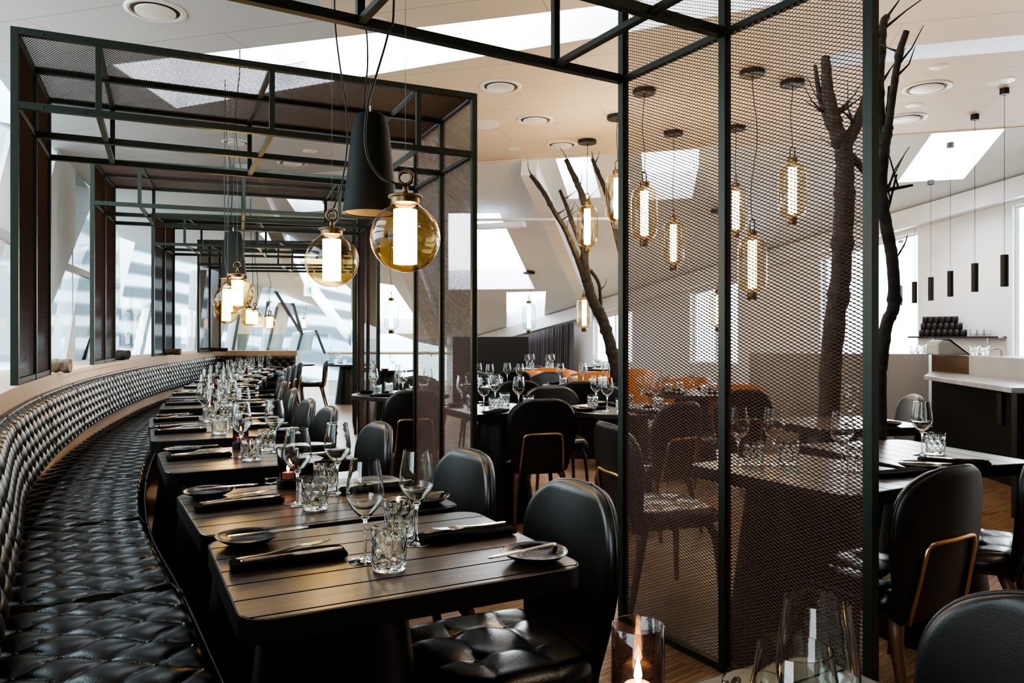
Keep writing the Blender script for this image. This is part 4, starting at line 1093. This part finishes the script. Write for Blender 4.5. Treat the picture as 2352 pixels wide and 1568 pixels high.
# outside: building backdrop with rippled reflections painted on
m = MB(); m.add([(-8,-4,-6),(-17,16,-6),(-17,16,7),(-8,-4,7)], [(0,1,2,3)]); m.add([(-17,16,-6),(-6,30,-6),(-6,30,7),(-17,16,7)], [(0,1,2,3)])
tag(m.build('building_backdrop', M_out), 'white and teal building backdrop outside the left glazing, with painted rippled reflections', 'building')

# glass railing at the far end
rl = MB(); A0 = Vector((-3.75,15.4,0)); A1 = Vector((-1.2,15.2,0))
root = empty('glass_railing', A0); tag(root, 'glass railing with pale wooden handrail beyond the far tables', 'railing')
MB().tube([(0,0,.93),(2.55,-.2,.93)], .028, 12).build('handrail', M_handrail, root, smooth=True)
for k in range(3):
    a = Vector((0,0,0)).lerp(Vector((2.55,-.2,0)), k/3+.005); b = Vector((0,0,0)).lerp(Vector((2.55,-.2,0)), (k+1)/3-.005)
    MB().slab([a+Vector((0,.05,.03)), b+Vector((0,.05,.03)), b+Vector((0,.05,1.22)), a+Vector((0,.05,1.22))], (0,.01,0)).build('glass_pane', M_rail_glass, root)
    MB().tube([a.lerp(b,.5)+Vector((0,0,.92)), a.lerp(b,.5)+Vector((0,0,.86)), a.lerp(b,.5)+Vector((0,.05,.85))], .008, 6).build('bracket', M_chrome, root)
root = empty('glass_screen', (W_A.x+.2, W_A.y+.5, 0)); tag(root, 'low glass screen on the far ledge behind the banquette wing', 'glass screen')
for k in range(4): MB().box((.25+k*.42, -.12, 1.16), (.41,.01,.29)).build('glass_pane', M_rail_glass, root)
# exit sign
p = at(708, 667, 14.2); root = empty('exit_sign', p); tag(root, 'green and white running man exit sign under the sloping ceiling', 'sign')
root.rotation_euler = (0,0,R(20))
MB().box((0,0,0), (.16,.03,.21)).build('sign_face', M_sign, root, bevel=.003)
g = MB(); g.box((-.018,-.018,-.0), (.012,.004,.10)); g.box((.03,-.018,0), (.045,.004,.12)); g.bar((-.05,-.018,.03),(-.02,-.018,-.01), .014, .004); g.bar((-.02,-.018,.0),(-.055,-.018,-.055), .014,.004); g.lathe([(.0004,0),(.012,0),(.012,.004),(.0004,.004)], 12); 
g.build('running_man', M_green, root)
MB().tube([(0,0,.10),(0,0,max(.12, ceil_z(p.x, p.y)-p.z))], .006, 6).build('mount', M_white, root)

# ceiling rings
def vent(px, py, w, kind, lb):
    p = at_z(px, py, CZ); r = w/FPX*p.y/2
    root = empty('ceiling_diffuser' if kind else 'recessed_ceiling_disc', (p.x, p.y, CZ)); tag(root, lb, 'ceiling vent' if kind else 'ceiling disc', 'round ceiling fittings')
    if kind:
        MB().lathe([(r*.80,-.004),(r*.84,-.012),(r,-.006),(r*1.0,0),(r*.78,0)], 48, close=True).build('outer_ring', M_vent, root, smooth=True)
        MB().lathe([(.0004,-.002),(r*.80,-.002)], 48).build('gap', M_ventdark, root)
        MB().lathe([(.0004,-.022),(r*.60,-.022),(r*.66,-.018),(r*.66,-.008),(.0004,-.008)], 48).build('perforated_disc', M_vent, root, smooth='auto')
    else:
        MB().lathe([(.0004,-.006),(r*.9,-.006),(r,-.003),(r,0)], 40).build('disc', M_vent, root, smooth='auto')
for v in ((357,24,132,1,'large round ceiling diffuser at the top left of the photo'),(1150,198,96,1,'round ceiling diffuser right of the second portal roof, nearest'),(1229,275,84,1,'round ceiling diffuser below and right of the nearest middle one'),
          (1290,332,72,1,'round ceiling diffuser beside the branch lantern canopy'),(1112,286,72,0,'plain pale ceiling disc at the edge of the portal roof'),(1180,342,30,0,'small smoke detector disc on the warm ceiling'),
          (2128,201,106,1,'large round ceiling diffuser at the upper right'),(2297,187,60,0,'plain ceiling disc right of the upper right diffuser'),(2156,153,40,0,'small ceiling disc above the upper right diffuser'),(2100,241,38,0,'tiny ceiling fitting below the upper right diffuser'),
          (2078,272,96,1,'round ceiling diffuser partly behind the tree branch'),(712,347,34,0,'small disc seen between the portal beams'),(672,374,68,1,'round diffuser seen between the portal beams'),(542,327,62,1,'round diffuser above the smaller cone, seen through the portal'),(868,47,40,0,'small ceiling disc behind the hanging cords')):
    vent(*v)

# ------------------------------------------------------------------ trees
def branch(mb, pts, r0, r1, seed, twigs=0):
    rr = random.Random(seed); P = spline(pts, 7); n = len(P)
    P = [p+Vector((rr.uniform(-1,1), rr.uniform(-1,1), 0))*r0*.05 for p in P]
    rad = [(r0+(r1-r0)*i/(n-1))*(1+rr.uniform(-.05,.07)+(.22 if rr.random() < .08 else 0)) for i in range(n)]
    mb.tube(P, rad, 9)
    for k in range(twigs):
        i = rr.randrange(int(n*.25), n-1); d = Vector((rr.uniform(-1,1), rr.uniform(-.6,.6), rr.uniform(.1,1))).normalized(); L = rr.uniform(.12,.32)
        q = P[i]+d*L*.5+Vector((0,0,.03)); mb.tube([P[i], q, q+d*L*.5+Vector((rr.uniform(-.05,.05),0,.05))], [rad[i]*.35+.002, .004, .002], 5)
def tree(name, base, trunk, branches, mat, lb, Y, r, cat='tree'):
    root = empty(name, (base[0], base[1], 0)); tag(root, lb, cat, 'bare dark trees in the room'); B = Vector((base[0], base[1], 0))
    pts = [Vector((base[0], base[1], 0))]+[at(px, py, Y) for px, py in trunk]
    m = MB(); branch(m, [p-B for p in pts], r[0], r[1], 3+len(trunk), 0); m.build('trunk', mat, root, smooth=True)
    for i, (bp, dy, r0, r1, tw) in enumerate(branches):
        n = len(bp); m = MB(); branch(m, [at(px, py, Y+dy*k/(n-1))-B for k, (px, py) in enumerate(bp)], r0, r1, 50+i+len(trunk), tw); m.build('branch', mat, root, smooth=True)
tree('bare_tree', (((2020-CX)/FPX)*3.9, 3.9), [(2021,900),(2024,830),(2036,745),(2053,700),(2050,600),(2036,520),(2024,440),(2030,350),(2040,290)],
     [([(2036,320),(2050,220),(2064,130),(2082,72)],0,.020,.016,3),([(2036,330),(2042,250),(2045,200)],.1,.016,.012,1),([(2022,440),(2050,434),(2096,425)],0,.013,.006,3),
      ([(2030,340),(2020,240),(2022,150),(2028,60),(2036,40)],.3,.026,.02,4),([(2034,500),(2045,460),(2060,400)],0,.008,.004,1),([(2054,600),(2078,560),(2084,540)],0,.005,.002,0)],
     M_bark, 'dark knotted tree trunk rising right beside the tall green post', 3.9, (.034,.026))
tree('bare_tree', (((1900-CX)/FPX)*5.2, 5.2), [(1905,900),(1915,760),(1930,640),(1938,500),(1940,380),(1935,330)],
     [([(1935,335),(1915,280),(1900,200),(1897,130)],0,.06,.028,3),([(1938,335),(1965,290),(1985,240),(2000,180)],0,.05,.024,3),([(1905,290),(1885,230),(1872,150)],.1,.025,.012,2),([(1945,350),(1975,380),(1995,410)],.1,.03,.02,1)],
     M_bark, 'thick forked tree trunk seen through the tall mesh leg', 5.2, (.075,.058))
tree('bare_tree', (((1428-CX)/FPX)*8.9, 8.9), [(1422,920),(1414,850),(1402,790),(1385,735),(1362,690),(1350,650)],
     [([(1350,655),(1343,600),(1343,560),(1342,470),(1325,420),(1300,366)],0,.055,.028,4),([(1346,650),(1325,590),(1300,530),(1270,480),(1248,440),(1219,402)],0,.04,.022,4),
      ([(1344,585),(1318,520),(1300,470),(1286,437)],.2,.03,.018,3),([(1356,620),(1375,650),(1379,690),(1382,722)],.1,.022,.016,1),([(1432,600),(1412,520),(1395,450),(1375,400),(1361,366)],.3,.04,.02,4)],
     M_bark_l, 'bare branching tree behind the amber lantern, left of the tall mesh leg', 8.9, (.075,.06))

# driftwood on the ledge
def log(px, py, Y, L, r, rz, mat, lb):
    p = at(px, py, Y); rr = random.Random(int(px)); P = [Vector((-L/2+L*k/8, rr.uniform(-.004,.004), rr.uniform(-.003,.003))) for k in range(9)]
    m = MB(); m.tube(P, [r*(1+rr.uniform(-.1,.1)) for _ in P], 14); o = m.build('driftwood_log', mat, None, smooth='auto'); o.location = (p.x, p.y, SILL+r*1.08); o.rotation_euler = (0,0,R(rz)); tag(o, lb, 'log', 'driftwood logs on the ledge')
log(118, 845, 4.95, .22, .045, 20, M_log, 'pale striped log lying on the ledge behind the second portal leg')
log(276, 815, 7.7, .16, .05, 10, M_bark, 'dark round log on the ledge behind the third portal leg')
log(398, 813, 9.9, .20, .04, 0, M_log, 'small brown log on the ledge behind the fourth portal leg')
log(490, 801, 12.4, .45, .03, 5, M_bark_l, 'long thin grey driftwood piece at the far end of the ledge')

# ------------------------------------------------------------------ the bar
root = empty('bar_counter', (4.0, 7.8, 0)); tag(root, 'pale concrete bar counter at the right with a lower stone shelf', 'bar counter')
B = Vector((4.0, 7.8, 0))
def lp(x, y): return (x-B.x, y-B.y)
MB().prism([lp(2.6,8.3),lp(4.29,7.8),lp(4.7,8.3),lp(2.8,8.9)], 0, 1.075).build('end_block', M_concrete, root)
MB().prism([lp(4.31,7.78),lp(4.27,7.08),lp(4.42,7.07),lp(4.46,7.8)], .9, 1.07).build('bronze_inset', M_bronze, root)
MB().prism([lp(4.27,7.079),lp(4.0,4.3),lp(4.6,4.3),lp(4.85,7.06)], .02, 1.075).build('back_panel', M_concrete, root)
MB().prism([lp(4.31,7.78),lp(4.255,7.08),lp(3.985,4.3),lp(4.02,4.3),lp(4.33,7.5)], 0, .858).build('dark_recess', M_black, root)
MB().prism([lp(3.78,6.95),lp(3.46,5.25),lp(4.06,5.15),lp(4.26,7.08),lp(4.30,7.76)], .862, .90).build('stone_shelf', M_stone, root, bevel=.003)
MB().prism([lp(3.46,5.25),lp(3.46,5.19),lp(4.06,5.09),lp(4.07,5.15)], 0, .862).build('end_panel', M_dark, root)
MB().bar((3.52-B.x, 5.45-B.y, .62), (3.50-B.x, 5.42-B.y, .85), .03, .05).build('shelf_bracket', M_black, root)
# till
till = empty('payment_terminal', at(2195, 800, 7.35)); till.location.z = 1.077; tag(till, 'glossy grey slanted till standing on the bar counter', 'till')
MB().slab([(-.17,0,.0),(.10,0,0),(.13,0,.005),(-.05,0,.135),(-.13,0,.145),(-.17,0,.11)], (0,.22,0)).build('housing', pbr('till_grey', (.35,.36,.36), .22), till, bevel=.02, seg=3)
MB().slab([(.135,-.0,.01),(-.045,-.0,.145),(-.05,0,.15),(.14,0,.0)], (0,.22,0)).build('screen', pbr('till_screen', (.02,.02,.022), .1), till)
for i, (px, Y) in enumerate(((2100,8.0),(2112,8.1),(2135,8.0),(2150,8.05),(2238,7.35),(2262,7.3))):
    p = at(px, 812, Y); P_tumb.put((p.x, p.y, 1.0755), 0, 'small glass on the bar counter, %s from the left' % ordn[i].replace('nearest','first'), 'tumbler', 'small glasses on the bar')
# wall shelf with cups
s0, s1 = wall_s(2106), wall_s(2312); pa = Vector(wall_pt(s0,0)); pb = Vector(wall_pt(s1,0)); 
root = empty('wall_shelf', (pa+off*.0)); tag(root, 'thin black wall shelf behind the bar', 'shelf')
pl = pa; SZ = 1.26
MB().slab([pa-pl+Vector((0,0,SZ-.02)), pb-pl+Vector((0,0,SZ-.02)), pb-pl+Vector((0,0,SZ)), pa-pl+Vector((0,0,SZ))], off*.25).build('board', M_black, root)
for t in (.2, .8):
    q = pa.lerp(pb, t)-pl; MB().bar(q+off*.01+Vector((0,0,SZ-.45)), q+off*.01+Vector((0,0,SZ-.02)), .02).build('bracket', M_chrome, root)
P_cup = Proto(MB().lathe([(.0004,0),(.030,0),(.036,.01),(.038,.05),(.036,.085),(.033,.085),(.035,.05),(.032,.012),(.0004,.01)], 24).build('ceramic_cup', M_cup, None, smooth=True))
k = 0
for row, z in ((0,0),(1,.086),(2,.172)):
    for i in range((8,7,6)[row]):
        t = .12+i*.068+row*.02; q = pa.lerp(pb, t)+off*.14
        P_cup.put((q.x, q.y, SZ+z+.0005), 0, '%s dark ceramic cup in the %s row of the stack on the wall shelf' % (ordn[i].replace('nearest','first'), ('bottom','middle','top')[row]), 'cup', 'dark cups stacked on the wall shelf')
for i in range(3):
    q = pa.lerp(pb, .70+i*.075)+off*.14; P_tumb.put((q.x, q.y, SZ+.0005), 0, '%s glass right of the cups on the wall shelf' % ordn[i].replace('nearest','first'), 'tumbler', 'glasses on the wall shelf')
t = MB(); q = at(2300, 812, 7.0); t.tube([(q.x,q.y,1.0755),(q.x,q.y,1.13),(q.x-.03,q.y,1.145),(q.x-.12,q.y,1.135)], .008, 8); tag(t.build('bar_tap', M_chrome, None, smooth=True), 'slim steel tap on the bar counter near the right edge', 'tap')

# cool lamp track light over the bar wall
# unseen walls behind and beside the camera, added to keep out fill light
m = MB(); m.add([(-1.6,-3.5,0),(10,-3.5,0),(10,-3.5,3.5),(-1.6,-3.5,3.5)], [(0,1,2,3)]); struct(m.build('wall_rear_unseen', M_dark))
m = MB(); m.add([(10,-3.5,0),(10,7,0),(10,7,3.5),(10,-3.5,3.5)], [(0,1,2,3)]); struct(m.build('wall_side_unseen', M_white))

# ------------------------------------------------------------------ light
w = bpy.data.worlds.new('sky'); sc.world = w; w.use_nodes = True; nt = w.node_tree; nt.nodes.clear()
bg = nt.nodes.new('ShaderNodeBackground'); bg.inputs[0].default_value = (.88,.95,1,1); bg.inputs[1].default_value = 3.8
ou = nt.nodes.new('ShaderNodeOutputWorld'); nt.links.new(bg.outputs[0], ou.inputs[0])
def area(name, loc, target, sx, sy, power, col):
    l = bpy.data.lights.new(name, 'AREA'); l.shape = 'RECTANGLE'; l.size = sx; l.size_y = sy; l.energy = power; l.color = col
    o = bpy.data.objects.new(name, l); COL.objects.link(o); o.location = loc
    o.rotation_euler = (Vector(target)-Vector(loc)).to_track_quat('-Z', 'Y').to_euler(); return o
area('daylight_slot', (-.9,6.0,4.6), (-.9,6.0,0), 3.2, .7, 160, (.9,.95,1))
area('daylight_left', (-6.3,3.4,2.6), (-1,3.5,1), 7, 2.4, 200, (.92,.96,1))
area('daylight_far', (-3.5,20.5,3.2), (-1,10,1.2), 7, 2.5, 420, (.88,.95,1))
area('daylight_right', (7.2,11.6,1.9), (2,6,1), 6, 1.8, 500, (.95,.97,1))
area('skylight_right', (4.6,8.9,4.6), (4.9,9.6,1.0), 1.6, 1.2, 160, (.92,.96,1))
area('daylight_roof', (1.5,12.6,4.2), (1,9,0), 5, 3.5, 480, (.90,.95,1))
def pt(name, loc, p, col, r=.05):
    l = bpy.data.lights.new(name, 'POINT'); l.energy = p; l.color = col; l.shadow_soft_size = r
    o = bpy.data.objects.new(name, l); COL.objects.link(o); o.location = loc
for loc in ((1.2,4.6,3.1),(3.2,4.2,3.1),(1.0,7.5,2.6),(2.0,1.2,3.1)): pt('warm_point_lamp', loc, 12, (1,.84,.66), .15)  # warm point lamps added under the ceiling, without fittings
# ------------------------------------------------------------------ look
sc.view_settings.view_transform = 'AgX'; sc.view_settings.look = 'AgX - High Contrast'; sc.view_settings.exposure = 0.85
cy = sc.cycles
cy.max_bounces = 9; cy.transparent_max_bounces = 14; cy.transmission_bounces = 9; cy.glossy_bounces = 4; cy.diffuse_bounces = 4
cy.sample_clamp_indirect = 6; cy.use_denoising = True; cy.caustics_reflective = False; cy.caustics_refractive = False
